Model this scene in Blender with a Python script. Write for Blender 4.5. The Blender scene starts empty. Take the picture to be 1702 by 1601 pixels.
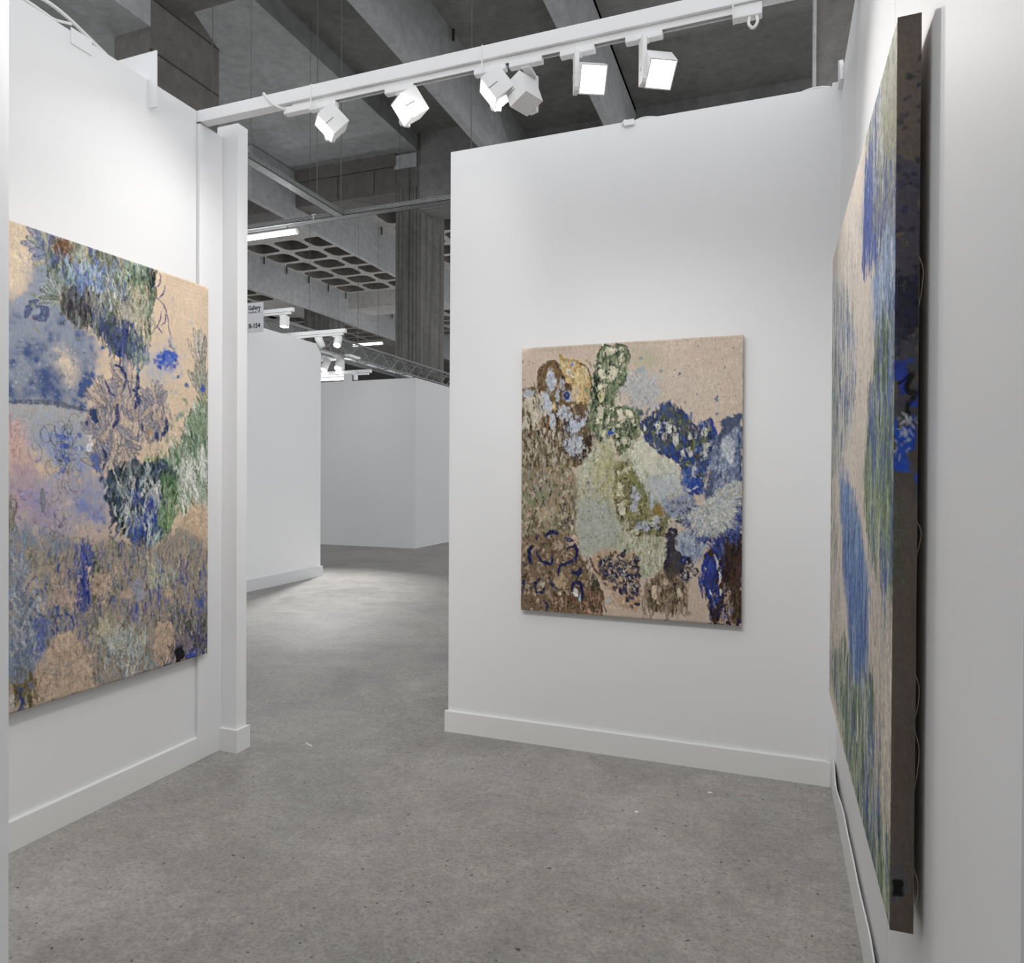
import bpy, bmesh, math, random
import numpy as np
from mathutils import Vector, Matrix

scene = bpy.context.scene
COL = scene.collection

# ---------------------------------------------------------------- camera
cam_d = bpy.data.cameras.new('camera'); cam = bpy.data.objects.new('camera', cam_d); COL.objects.link(cam)
YAW, PITCH, ROLL = 0.357228, -0.006512, 0.005238
F_PX = 1165.6
right = Vector((math.cos(YAW), math.sin(YAW), 0)); fwd = Vector((-math.sin(YAW), math.cos(YAW), 0)); up = Vector((0, 0, 1))
fwd, up = fwd * math.cos(PITCH) + up * math.sin(PITCH), up * math.cos(PITCH) - fwd * math.sin(PITCH)
right, up = right * math.cos(ROLL) + up * math.sin(ROLL), up * math.cos(ROLL) - right * math.sin(ROLL)
cam.matrix_world = Matrix(((right.x, up.x, -fwd.x, 0), (right.y, up.y, -fwd.y, 0), (right.z, up.z, -fwd.z, 1.5), (0, 0, 0, 1)))
cam_d.sensor_fit = 'HORIZONTAL'; cam_d.sensor_width = 36; cam_d.lens = F_PX * 36 / 1702
cam_d.clip_start = .05; cam_d.clip_end = 200
scene.camera = cam

# ---------------------------------------------------------------- world and exposure
AMBIENT = 1.17
SPOT_W = 11
ENTRY_W = 62
HALL_W = 70
world = bpy.data.worlds.new('hall_daylight'); scene.world = world; world.use_nodes = True
bg = world.node_tree.nodes['Background']; bg.inputs[0].default_value = (.965, .98, 1, 1); bg.inputs[1].default_value = AMBIENT
vs = scene.view_settings
vs.view_transform = 'Standard'; vs.look = 'None'; vs.gamma = 1; vs.use_curve_mapping = False
vs.exposure = 0.17

# ---------------------------------------------------------------- materials
def mat(name, color, rough=.6, spec=.3, metal=0, emit=None, strength=0):
    m = bpy.data.materials.new(name); m.use_nodes = True
    b = m.node_tree.nodes['Principled BSDF']
    b.inputs['Base Color'].default_value = (*color, 1); b.inputs['Roughness'].default_value = rough
    b.inputs['Specular IOR Level'].default_value = spec; b.inputs['Metallic'].default_value = metal
    if emit: b.inputs['Emission Color'].default_value = (*emit, 1); b.inputs['Emission Strength'].default_value = strength
    return m

class NT:
    def __init__(s, m): s.t = m.node_tree; s.b = s.t.nodes['Principled BSDF']; s.pos = s.t.nodes.new('ShaderNodeNewGeometry').outputs['Position']
    def n(s, kind, **kw):
        x = s.t.nodes.new(kind)
        for k, v in kw.items():
            if k in x.inputs: x.inputs[k].default_value = v
            else: setattr(x, k, v)
        return x
    def link(s, a, b): s.t.links.new(a, b)
    def scaled(s, sc):
        v = s.n('ShaderNodeVectorMath', operation='MULTIPLY'); s.link(s.pos, v.inputs[0]); v.inputs[1].default_value = sc; return v.outputs[0]
    def noise(s, scale, detail=5, rough=.6, vec=None, dist=0):
        x = s.n('ShaderNodeTexNoise', Scale=scale, Detail=detail, Roughness=rough, Distortion=dist); s.link(vec or s.pos, x.inputs['Vector']); return x.outputs['Fac']
    def ramp(s, fac, stops):
        r = s.n('ShaderNodeValToRGB'); e = r.color_ramp.elements
        while len(e) < len(stops): e.new(.5)
        for el, (p, c) in zip(e, stops): el.position = p; el.color = (*c, 1) if len(c) == 3 else c
        s.link(fac, r.inputs[0]); return r.outputs[0]
    def mix(s, kind, fac, a, b):
        x = s.n('ShaderNodeMix', data_type='RGBA', blend_type=kind)
        for v, i in ((fac, 0), (a, 6), (b, 7)):
            if hasattr(v, 'links'): s.link(v, x.inputs[i])
            else: x.inputs[i].default_value = v if i == 0 else (*v, 1)
        return x.outputs[2]
    def bump(s, h, strength, dist):
        b = s.n('ShaderNodeBump', Strength=strength, Distance=dist); s.link(h, b.inputs['Height']); s.link(b.outputs[0], s.b.inputs['Normal'])

def g(v): return (v, v, v)

def white_paint(name, base, warm=0.0):
    m = mat(name, base, .55, .25); t = NT(m)
    n1 = t.noise(.7, 3); n2 = t.noise(160, 2)
    c = t.ramp(n1, ((.3, tuple(x * .985 for x in base)), (.7, base)))
    t.link(c, t.b.inputs['Base Color']); t.bump(n2, .05, .002)
    return m
M = {}
M['wall'] = white_paint('white_wall_paint', (.83, .832, .84))
M['base'] = white_paint('white_skirting_paint', (.80, .805, .795))
M['wall_grey'] = white_paint('dull_partition_paint', (.68, .685, .695))
M['beam'] = mat('white_beam_lacquer', (.82, .82, .83), .4, .4)
M['plastic'] = mat('white_lamp_plastic', (.84, .84, .84), .4, .4)
M['cable'] = mat('white_cable_sheath', (.80, .80, .79), .45, .4)
M['gap'] = mat('dark_joint', (.06, .06, .06), .8, .1)
M['lamp_on'] = mat('lit_lamp_glass', g(.9), .3, .3, 0, (1, .985, .95), 9)
M['lamp_off'] = mat('unlit_lamp_glass', g(.5), .2, .5)
M['tube_on'] = mat('lit_tube', g(.9), .3, .3, 0, (.96, 1, 1), 7)
M['steel'] = mat('galvanised_steel', (.42, .43, .44), .45, .5, .6)
M['wire'] = mat('hanger_wire', (.12, .12, .12), .6, .3)
M['hook'] = mat('rusty_rebar', (.06, .055, .05), .8, .2)
M['truss'] = mat('dull_truss_metal', (.30, .30, .30), .5, .4, .3)
M['ink'] = mat('black_ink', (.02, .02, .02), .6, .2)
M['ink_grey'] = mat('grey_ink', (.25, .25, .26), .6, .2)
M['sign'] = mat('white_sign_board', (.62, .63, .65), .5, .3)
M['wood'] = mat('raw_pine', (.55, .42, .28), .7, .2)

def concrete(name, lo, hi, streak=True, tint=(1, 1, .98)):
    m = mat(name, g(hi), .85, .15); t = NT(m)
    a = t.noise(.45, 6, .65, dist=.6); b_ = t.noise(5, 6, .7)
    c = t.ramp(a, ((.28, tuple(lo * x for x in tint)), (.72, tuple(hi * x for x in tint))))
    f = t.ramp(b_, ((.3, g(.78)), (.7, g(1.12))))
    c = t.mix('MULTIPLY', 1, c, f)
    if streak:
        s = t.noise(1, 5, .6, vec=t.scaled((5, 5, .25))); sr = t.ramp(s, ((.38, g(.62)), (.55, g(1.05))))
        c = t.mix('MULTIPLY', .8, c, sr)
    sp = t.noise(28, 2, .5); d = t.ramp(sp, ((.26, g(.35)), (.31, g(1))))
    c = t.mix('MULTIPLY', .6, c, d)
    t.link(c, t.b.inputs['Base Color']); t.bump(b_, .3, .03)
    return m
M['conc'] = concrete('ceiling_concrete', .20, .32, False)
M['conc_light'] = concrete('smooth_precast_concrete', .40, .52, False, (.98, 1, 1.02))
M['conc_col'] = concrete('board_formed_concrete', .13, .22, True, (1.02, 1, .96))
M['conc_dark'] = concrete('stained_concrete', .13, .21, False, (1.05, 1, .95))
M['conc_waffle'] = concrete('waffle_concrete', .42, .56, False, (1.03, 1, .97))

def floor_material():
    m = mat('polished_concrete_floor', g(.3), .5, .35); t = NT(m)
    big = t.noise(.55, 6, .62, dist=.5); mid = t.noise(6, 6, .7); fine = t.noise(70, 4, .75); pit = t.noise(42, 2, .5)
    c = t.ramp(big, ((.30, (.285, .275, .259)), (.52, (.342, .329, .311)), (.72, (.400, .383, .361))))
    c = t.mix('MULTIPLY', .9, c, t.ramp(mid, ((.30, g(.82)), (.72, g(1.14)))))
    c = t.mix('MULTIPLY', .9, c, t.ramp(fine, ((.32, g(.66)), (.5, g(1)), (.72, g(1.2)))))
    b2 = t.noise(1.9, 5, .65, dist=.8); c = t.mix('MULTIPLY', 1, c, t.ramp(b2, ((.30, g(.84)), (.5, g(1)), (.70, g(1.13)))))
    m2 = t.noise(24, 5, .75); c = t.mix('MULTIPLY', .9, c, t.ramp(m2, ((.30, g(.84)), (.70, g(1.12)))))
    c = t.mix('MULTIPLY', 1, c, t.ramp(pit, ((.27, g(.25)), (.315, g(1)))))
    v = t.n('ShaderNodeTexVoronoi', Scale=9.0, feature='F1'); t.link(t.pos, v.inputs['Vector'])
    sp = t.ramp(v.outputs['Distance'], ((.018, g(1)), (.03, g(0))))
    c = t.mix('MIX', sp, c, (.09, .085, .08))
    sc = t.noise(1, 4, .6, vec=t.scaled((.8, 24, 1)), dist=1.2); scr = t.ramp(sc, ((.66, g(0)), (.70, g(.22))))
    c = t.mix('MIX', scr, c, (.42, .41, .40))
    t.link(c, t.b.inputs['Base Color'])
    r = t.ramp(mid, ((.3, g(.36)), (.7, g(.58)))); t.link(r, t.b.inputs['Roughness'])
    t.bump(fine, .25, .004)
    return m
M['floor'] = floor_material()

def tray_material():
    m = mat('perforated_steel_tray', g(.5), .5, .4, .4); t = NT(m)
    v = t.n('ShaderNodeTexVoronoi', Scale=38.0, feature='F1', Randomness=.25); t.link(t.pos, v.inputs['Vector'])
    c = t.ramp(v.outputs['Distance'], ((.26, (.03, .03, .03)), (.36, (.20, .205, .205))))
    t.link(c, t.b.inputs['Base Color']); return m
M['tray'] = tray_material(); M['tray'].node_tree.nodes['Principled BSDF'].inputs['Metallic'].default_value = 0

def canvas_material(name):
    m = mat(name, g(.5), .62, .22); t = NT(m)
    a = t.n('ShaderNodeVertexColor'); a.layer_name = 'paint'
    weave = t.noise(420, 1, .5)
    c = t.mix('MULTIPLY', .16, a.outputs[0], t.ramp(weave, ((.3, g(.8)), (.7, g(1.2)))))
    t.link(c, t.b.inputs['Base Color']); t.bump(weave, .12, .001)
    return m
M['painted'] = canvas_material('oil_paint_on_linen')
M['linen'] = white_paint('raw_linen', (.46, .38, .30))

# ---------------------------------------------------------------- mesh helpers
class MB:
    def __init__(s): s.v = []; s.f = []; s.smooth = False
    def box(s, x0, y0, z0, x1, y1, z1, mtx=None):
        i = len(s.v)
        p = [(x, y, z) for z in (z0, z1) for y in (y0, y1) for x in (x0, x1)]
        if mtx: p = [tuple(mtx @ Vector(q)) for q in p]
        s.v += p
        s.f += [tuple(i + k for k in q) for q in ((0, 2, 3, 1), (4, 5, 7, 6), (0, 1, 5, 4), (2, 6, 7, 3), (0, 4, 6, 2), (1, 3, 7, 5))]
        return s
    def prism(s, poly, axis, a, b):
        """polygon in the plane normal to axis, extruded a..b"""
        i = len(s.v); n = len(poly)
        for w in (a, b):
            for p in poly:
                q = list(p); q.insert(axis, w); s.v.append(tuple(q))
        s.f += [tuple(i + k for k in range(n)), tuple(i + n + k for k in reversed(range(n)))]
        s.f += [(i + k, i + n + k, i + n + (k + 1) % n, i + (k + 1) % n) for k in range(n)]
        return s
    def tube(s, pts, r, n=8, cap=True):
        i = len(s.v); P = [Vector(p) for p in pts]
        ref = None
        for k, p in enumerate(P):
            d = (P[min(k + 1, len(P) - 1)] - P[max(k - 1, 0)]).normalized()
            if ref is None: ref = d.orthogonal().normalized()
            a = (ref - d * ref.dot(d)).normalized(); ref = a; b = d.cross(a)
            rr = r[k] if isinstance(r, (list, tuple)) else r
            s.v += [tuple(p + (a * math.cos(t) + b * math.sin(t)) * rr) for t in (2 * math.pi * j / n for j in range(n))]
        for k in range(len(P) - 1):
            o = i + k * n
            s.f += [(o + j, o + (j + 1) % n, o + n + (j + 1) % n, o + n + j) for j in range(n)]
        if cap: s.f += [tuple(i + j for j in reversed(range(n))), tuple(i + (len(P) - 1) * n + j for j in range(n))]
        return s
    def build(s, name, m, parent=None, bevel=0, smooth=False, loc=None):
        me = bpy.data.meshes.new(name); me.from_pydata(s.v, [], s.f); me.update()
        bm = bmesh.new(); bm.from_mesh(me); bmesh.ops.recalc_face_normals(bm, faces=bm.faces)
        if bevel: bmesh.ops.bevel(bm, geom=bm.edges[:], offset=bevel, segments=2, affect='EDGES', profile=.5)
        bm.to_mesh(me); bm.free()
        if smooth:
            for p in me.polygons: p.use_smooth = True
        o = bpy.data.objects.new(name, me); COL.objects.link(o); me.materials.append(m)
        if parent: attach(o, parent)
        if loc: o.location = loc
        return o

def attach(o, parent):
    """part in world coordinates under a thing whose base stands at parent.location"""
    o.parent = parent; o.matrix_parent_inverse = Matrix.Translation(-Vector(parent.location))

def box(*a): return MB().box(*a)

def tag(o, label=None, cat=None, group=None, kind=None):
    for k, v in (('label', label), ('category', cat), ('group', group), ('kind', kind)):
        if v: o[k] = v
    return o

def thing(name, loc, label=None, cat=None, group=None, kind=None):
    o = bpy.data.objects.new(name, None); COL.objects.link(o); o.location = loc; o.empty_display_size = .1
    return tag(o, label, cat, group, kind)

def spline(pts, k=6):
    p = [Vector(q) for q in pts]; q = [2 * p[0] - p[1]] + p + [2 * p[-1] - p[-2]]; out = []
    for i in range(1, len(q) - 2):
        for t in (j / k for j in range(k)):
            out.append(.5 * (2 * q[i] + (q[i + 1] - q[i - 1]) * t + (2 * q[i - 1] - 5 * q[i] + 4 * q[i + 1] - q[i + 2]) * t * t + (3 * q[i] - q[i - 1] - 3 * q[i + 1] + q[i + 2]) * t ** 3))
    return out + [p[-1]]

# ---------------------------------------------------------------- floor and booth walls
WH = 3.405                      # height of the fair's partition walls
tag(box(-34, -6, -.1, 14, 62, 0).build('floor', M['floor']), 'grey worn concrete floor running out into the aisle', 'floor', kind='structure')
ln = M['wall']
tag(box(-2.94, 1.0, 0, -2.84, 2.866, WH).build('wall_left', ln), 'white partition wall carrying the tall picture on the left', 'wall', kind='structure')
tag(box(-1.79, 3.74, 0, .40, 3.84, WH).build('wall_back', ln), 'white partition wall carrying the middle picture', 'wall', kind='structure')
wr = thing('wall_right', (.34, 2.4, 0), 'white panelled partition wall carrying the picture seen edge on', 'wall', kind='structure')
for a, b in ((1.037, 2.099), (2.103, 3.074), (3.078, 3.74)):
    box(.292, a, 0, .40, b, WH + .02).build('wall_panel', ln, wr)
tag(box(-4.2, .90, 0, -1.49, 1.0, WH).build('wall_entrance', ln), 'end of the entrance partition cutting the left border', 'wall', kind='structure')
tag(box(-2.86, 3.032, 0, -2.718, 3.108, WH - .005).build('wall_return', ln, bevel=.002), 'narrow white wall return beside the aisle opening', 'wall', kind='structure')
tag(box(.252, 3.728, 0, .292, 3.74, WH + .01).build('trim_1', ln), 'slim vertical corner strip between middle and right walls', 'trim', kind='structure')

BH = .123
tag(MB().prism([(-2.84, 0), (-2.824, 0), (-2.824, BH - .004), (-2.827, BH), (-2.84, BH)], 1, 1.0, 3.03).build('baseboard_left', M['base']), kind='structure')
tag(box(-2.824, 3.016, 0, -2.702, 3.032, BH).box(-2.718, 3.032, 0, -2.702, 3.12, BH).build('baseboard_return', M['base']), kind='structure')
tag(MB().prism([(3.74, 0), (3.724, 0), (3.724, BH - .004), (3.727, BH), (3.74, BH)], 0, -1.806, .268).build('baseboard_back', M['base']), kind='structure')
# right skirting: its upper edge bulges away from the wall
b_ = MB(); ys = [1.04 + (3.724 - 1.04) * i / 48 for i in range(49)]
for y in ys:
    wv = .007 * math.exp(-((y - 3.35) / .16) ** 2) + .004 * math.sin(y * 5.1) ** 2 + .002 * math.sin(y * 13)
    b_.v += [(.272, y, 0), (.276 - wv, y, BH + .012), (.281 - wv, y, BH + .012), (.292, y, 0)]
for i in range(48):
    o = 4 * i; b_.f += [(o + j, o + (j + 1) % 4, o + 4 + (j + 1) % 4, o + 4 + j) for j in range(4)]
b_.f += [(0, 1, 2, 3), tuple(4 * 48 + j for j in (3, 2, 1, 0))]
tag(b_.build('baseboard_right', M['base']), kind='structure')

# neighbouring stands across the aisle
tag(MB().prism([(4.6, 0), (8.84, 0), (8.84, 3.33), (8.72, 3.46), (4.6, 3.46)], 0, -6.44, -6.36).build('wall_aisle', ln), 'white stand wall across the aisle, below the gallery sign', 'wall', kind='structure')
tag(box(-6.36, 4.6, 0, -6.335, 8.87, .15).build('baseboard_aisle', M['wall_grey']), kind='structure')
tag(box(-13, 12.95, 0, -6.98, 13.05, 3.55).build('wall_far', M['wall_grey']), 'grey stand wall at the far end of the aisle', 'wall', kind='structure')
tag(box(-7.08, 13.05, 0, -6.98, 19, 3.55).build('wall_far_side', M['wall_grey']), 'receding side of the far grey stand', 'wall', kind='structure')
M['mid_grey'] = white_paint('mid_grey_added_wall', (.30, .30, .305))
tag(box(-7, -1.42, 0, 7, -1.3, WH + .1).build('wall_added_behind', M['mid_grey']), 'unseen grey wall added behind the viewer to shade the wall ends', 'wall', kind='structure')  # out of view behind the camera, added to shade the near wall ends
tag(box(-34, 60, 0, 14, 60.3, 11).build('wall_hall_end', M['conc']), kind='structure')
tag(box(-34.3, -6, 0, -34, 60.3, 11).build('wall_hall_side', M['conc']), kind='structure')

# ---------------------------------------------------------------- concrete hall ceiling
ceil = thing('ceiling', (-8, 16, 9.7), 'raw concrete ceiling of slabs, deep beams and coffers', 'ceiling', kind='structure')
def cpart(name, m, *a): return box(*a).build(name, M[m], ceil)
cpart('slab', 'conc_light', -34, 0, 9.75, -8.5, 15.8, 10.5)
cpart('slab', 'conc', -8.5, 1, 10.17, -5.75, 15.8, 10.5)
cpart('slab', 'conc', -5.75, 1, 9.7, -2.97, 15.8, 10.5)
cpart('slab', 'conc', -2.97, 5, 9.8, 14, 15.8, 10.5)
cpart('girder', 'conc_dark', -8.4, 7.62, 8.34, 14, 8.09, 9.7)
g2 = MB().prism([(15.8, 8.77), (16.5, 8.77), (16.5, 10.17), (15.8, 10.17)], 0, -34, -9.1)
g2.box(-34, 15.74, 9.42, -9.1, 15.8, 9.75).build('girder', M['conc_dark'], ceil)
MB().box(-8.4, 15.8, 8.2, 14, 16.5, 10.4).box(-8.4, 15.74, 8.2, 14, 15.8, 9.35).build('girder', M['conc'], ceil)
cpart('girder', 'conc_col', -9.1, 15.8, 9.76, -8.4, 16.5, 10.4)
for i in range(7):                                                       # stiffeners on the girder face
    x = -12.7 + i * .55
    if i in (3, 5): box(x, 15.76, 8.80, x + .2, 15.8, 9.40).build('stiffener', M['conc_dark'], ceil)
cpart('beam', 'conc_light', -9.1, 2.5, 7.92, -8.4, 7.62, 9.75)
def plate(x, y0, y1, z0, z1, th=.16): return cpart('edge_beam', 'conc_light', x - th, y0, z0, x, y1, z1)
plate(-5.6, 8.09, 15.8, 8.3, 9.7); plate(-2.97, 8.09, 15.8, 8.3, 9.8)
plate(-5.6, 16.5, 46, 8.35, 9.7)
plate(-12.2, 14.1, 46, 8.4, 9.72); plate(-18.0, 18, 50, 8.4, 9.72); plate(-24.6, 20, 50, 8.4, 9.72)
for x, y, z, l in [(-17.94, q, 9.72, .38) for q in (21.4, 22.7, 24.1, 25.45, 26.75, 28.05, 29.4, 30.8)] + [(-5.56, 10.4, 9.7, .26), (-5.56, 11.7, 9.7, .26)] + [(-12.14, q, 9.7, .32) for q in (18.3, 20.15, 21.6)]:
    MB().tube([(x, y, z), (x, y, z - l * .8)], .024, 6).build('rebar_hook', M['hook'], ceil)
# waffle slab: solid strips with tiles of coffers between
CW, CL, ZW = 1.27, 1.13, 9.7
def solid(x0, y0, x1, y1): cpart('slab', 'conc_waffle', x0, y0, ZW, x1, y1, ZW + .94)
rib = MB(); n = 5; hole = []
hx, hy, rr = CW / 2 - .12, CL / 2 - .11, .24
for cx_, cy_, a0 in ((hx - rr, hy - rr, 0), (-hx + rr, hy - rr, 90), (-hx + rr, -hy + rr, 180), (hx - rr, -hy + rr, 270)):
    hole += [(cx_ + rr * math.cos(math.radians(a0 + 90 * k / n)), cy_ + rr * math.sin(math.radians(a0 + 90 * k / n))) for k in range(n + 1)]
N = len(hole)
def sq(p):
    s = max(abs(p[0]) / (CW / 2), abs(p[1]) / (CL / 2)); return (p[0] / s, p[1] / s)
outer = [sq(p) for p in hole]
rib.v += [(x, y, 0) for x, y in outer] + [(x, y, 0) for x, y in hole] + [(x * .92, y * .92, .85) for x, y in hole] + [(0, 0, .87)]
corners = [(CW / 2, CL / 2), (-CW / 2, CL / 2), (-CW / 2, -CL / 2), (CW / 2, -CL / 2)]
c0 = len(rib.v); rib.v += [(x, y, 0) for x, y in corners]
for k in range(N):
    j = (k + 1) % N
    rib.f.append((k, j, N + j, N + k)); rib.f.append((N + k, N + j, 2 * N + j, 2 * N + k)); rib.f.append((2 * N + k, 2 * N + j, 3 * N))
for q in range(4):                                                       # square off the tile corners
    ids = list(range(q * (n + 1), q * (n + 1) + n + 1))
    best = [i for i in ids]
    for a, b in zip(best, best[1:]): rib.f.append((a, b, c0 + q))
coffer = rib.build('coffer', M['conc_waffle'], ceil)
M['conc_pocket'] = concrete('brown_shaded_pocket_concrete', .13, .21, False, (1.08, 1, .92)); coffer.data.materials.append(M['conc_pocket'])
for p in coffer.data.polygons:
    if p.center.z > .02: p.material_index = 1                             # brown pocket concrete, darkened to carry the recess shade
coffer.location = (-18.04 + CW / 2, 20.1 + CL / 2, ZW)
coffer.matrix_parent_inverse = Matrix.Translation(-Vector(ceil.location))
first = True
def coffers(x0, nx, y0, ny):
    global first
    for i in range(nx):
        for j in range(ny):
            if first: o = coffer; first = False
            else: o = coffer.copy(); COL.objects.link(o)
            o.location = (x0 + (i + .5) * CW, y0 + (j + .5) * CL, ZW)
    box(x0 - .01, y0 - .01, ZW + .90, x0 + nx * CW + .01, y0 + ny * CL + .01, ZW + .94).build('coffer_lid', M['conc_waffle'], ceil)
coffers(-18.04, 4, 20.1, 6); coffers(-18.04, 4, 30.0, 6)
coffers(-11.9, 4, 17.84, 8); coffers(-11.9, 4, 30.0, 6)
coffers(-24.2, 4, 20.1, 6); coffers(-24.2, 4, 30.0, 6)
solid(-34, 16.5, -12.36, 20.1); solid(-12.96, 20.1, -12.36, 36.8); solid(-12.2, 16.5, -5.76, 17.84)
solid(-12.2, 17.84, -11.9, 36.8); solid(-6.82, 17.84, -5.76, 36.8); solid(-34, 26.88, -12.96, 30.0); solid(-11.9, 26.88, -6.82, 30.0)
solid(-34, 36.78, -5.6, 60.3); solid(-5.6, 16.5, 14, 60.3); solid(-34, 20.1, -24.2, 36.78); solid(-19.12, 20.1, -18.16, 36.78)
cpart('drop_beam', 'conc_waffle', -18, 27.2, 9.05, -5.76, 28.6, 9.7)

def column(loc, w, d, z1, zc, label, dtop, boards=True):
    """board-formed pier: a core with proud vertical boards, an upper part set back and a cap"""
    x, y = loc; t = thing('concrete_column', (x, y, 0), label, 'column', 'piers carrying the hall ceiling')
    rnd = random.Random(int(x * 10 + y))
    core = MB().box(x - w / 2, y - d / 2, 0, x + w / 2, y + d / 2, zc)
    core.prism([(y - d / 2 + dtop, zc), (y + d / 2, zc), (y - d / 2 + dtop, zc + .45)], 0, x - w / 2, x + w / 2)
    core.box(x - w / 2, y - d / 2, zc, x + w / 2, y - d / 2 + dtop, z1).build('shaft', M['conc_col' if boards else 'conc_dark'], t)
    nb = 7 if boards else 0
    for i in range(nb):
        a = x - w / 2 + w * i / nb; p = rnd.uniform(.004, .03)
        box(a + .006, y - d / 2 - p, 0, a + w / nb - .006, y - d / 2, min(zc + .2, z1 - .9)).build('board_mark', M['conc_col'], t)
    for i in range(3 if boards else 0):
        a = y - d / 2 + d * i / 8; p = rnd.uniform(.004, .02)
        box(x + w / 2, a + .006, 0, x + w / 2 + p, a + d / 8 - .006, zc - .05).build('board_mark', M['conc_col'], t)
    return t
c1 = column((-8.75, 8.28), .70, 1.32, 9.75, 8.34, 'near concrete pier rising behind the left picture wall', .47, False)
for z in (7.58, 8.32): box(-8.41, 7.61, z, -8.393, 8.94, z + .025).build('joint', M['hook'], c1)
c2 = column((-8.755, 16.485), .71, 1.37, 9.75, 8.95, 'tall board-marked concrete pier above the far grey stand', .55)
box(-9.13, 15.76, 9.33, -8.50, 15.9, 9.68).build('cap', M['conc_light'], c2)
column((-18.95, 26.6), 1.3, 1.2, 9.7, 8.4, 'distant concrete pier beyond the hanging spotlights', .6)
c4 = column((.90, 10.0), .88, .9, 9.8, 9.0, 'dark concrete pier above the right end of the middle wall', .6, False)
MB().tube([(.435, 9.5, 0), (.435, 9.5, 9.8)], .024, 8).build('conduit', M['conc_light'], c4)

# ---------------------------------------------------------------- painted canvases
# Each picture is a list of brush marks in canvas coordinates (0..9999 across, 0..9999 down);
# they are laid one over another into a colour grid that becomes the vertices of the canvas.
def hexlin(h):
    c = np.array([int(h[i:i + 2], 16) for i in (0, 2, 4)], float) / 255
    return np.where(c <= .04045, c / 12.92, ((c + .055) / 1.055) ** 2.4)

def blur(a, s):
    if s < .4: return a
    r = int(math.ceil(2.5 * s)); k = np.exp(-.5 * (np.arange(-r, r + 1) / s) ** 2); k /= k.sum()
    p = np.pad(a, ((r, r), (0, 0)), mode='edge')
    a = sum(k[i] * p[i:i + a.shape[0]] for i in range(2 * r + 1))
    p = np.pad(a, ((0, 0), (r, r)), mode='edge')
    return sum(k[i] * p[:, i:i + a.shape[1]] for i in range(2 * r + 1))

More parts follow.
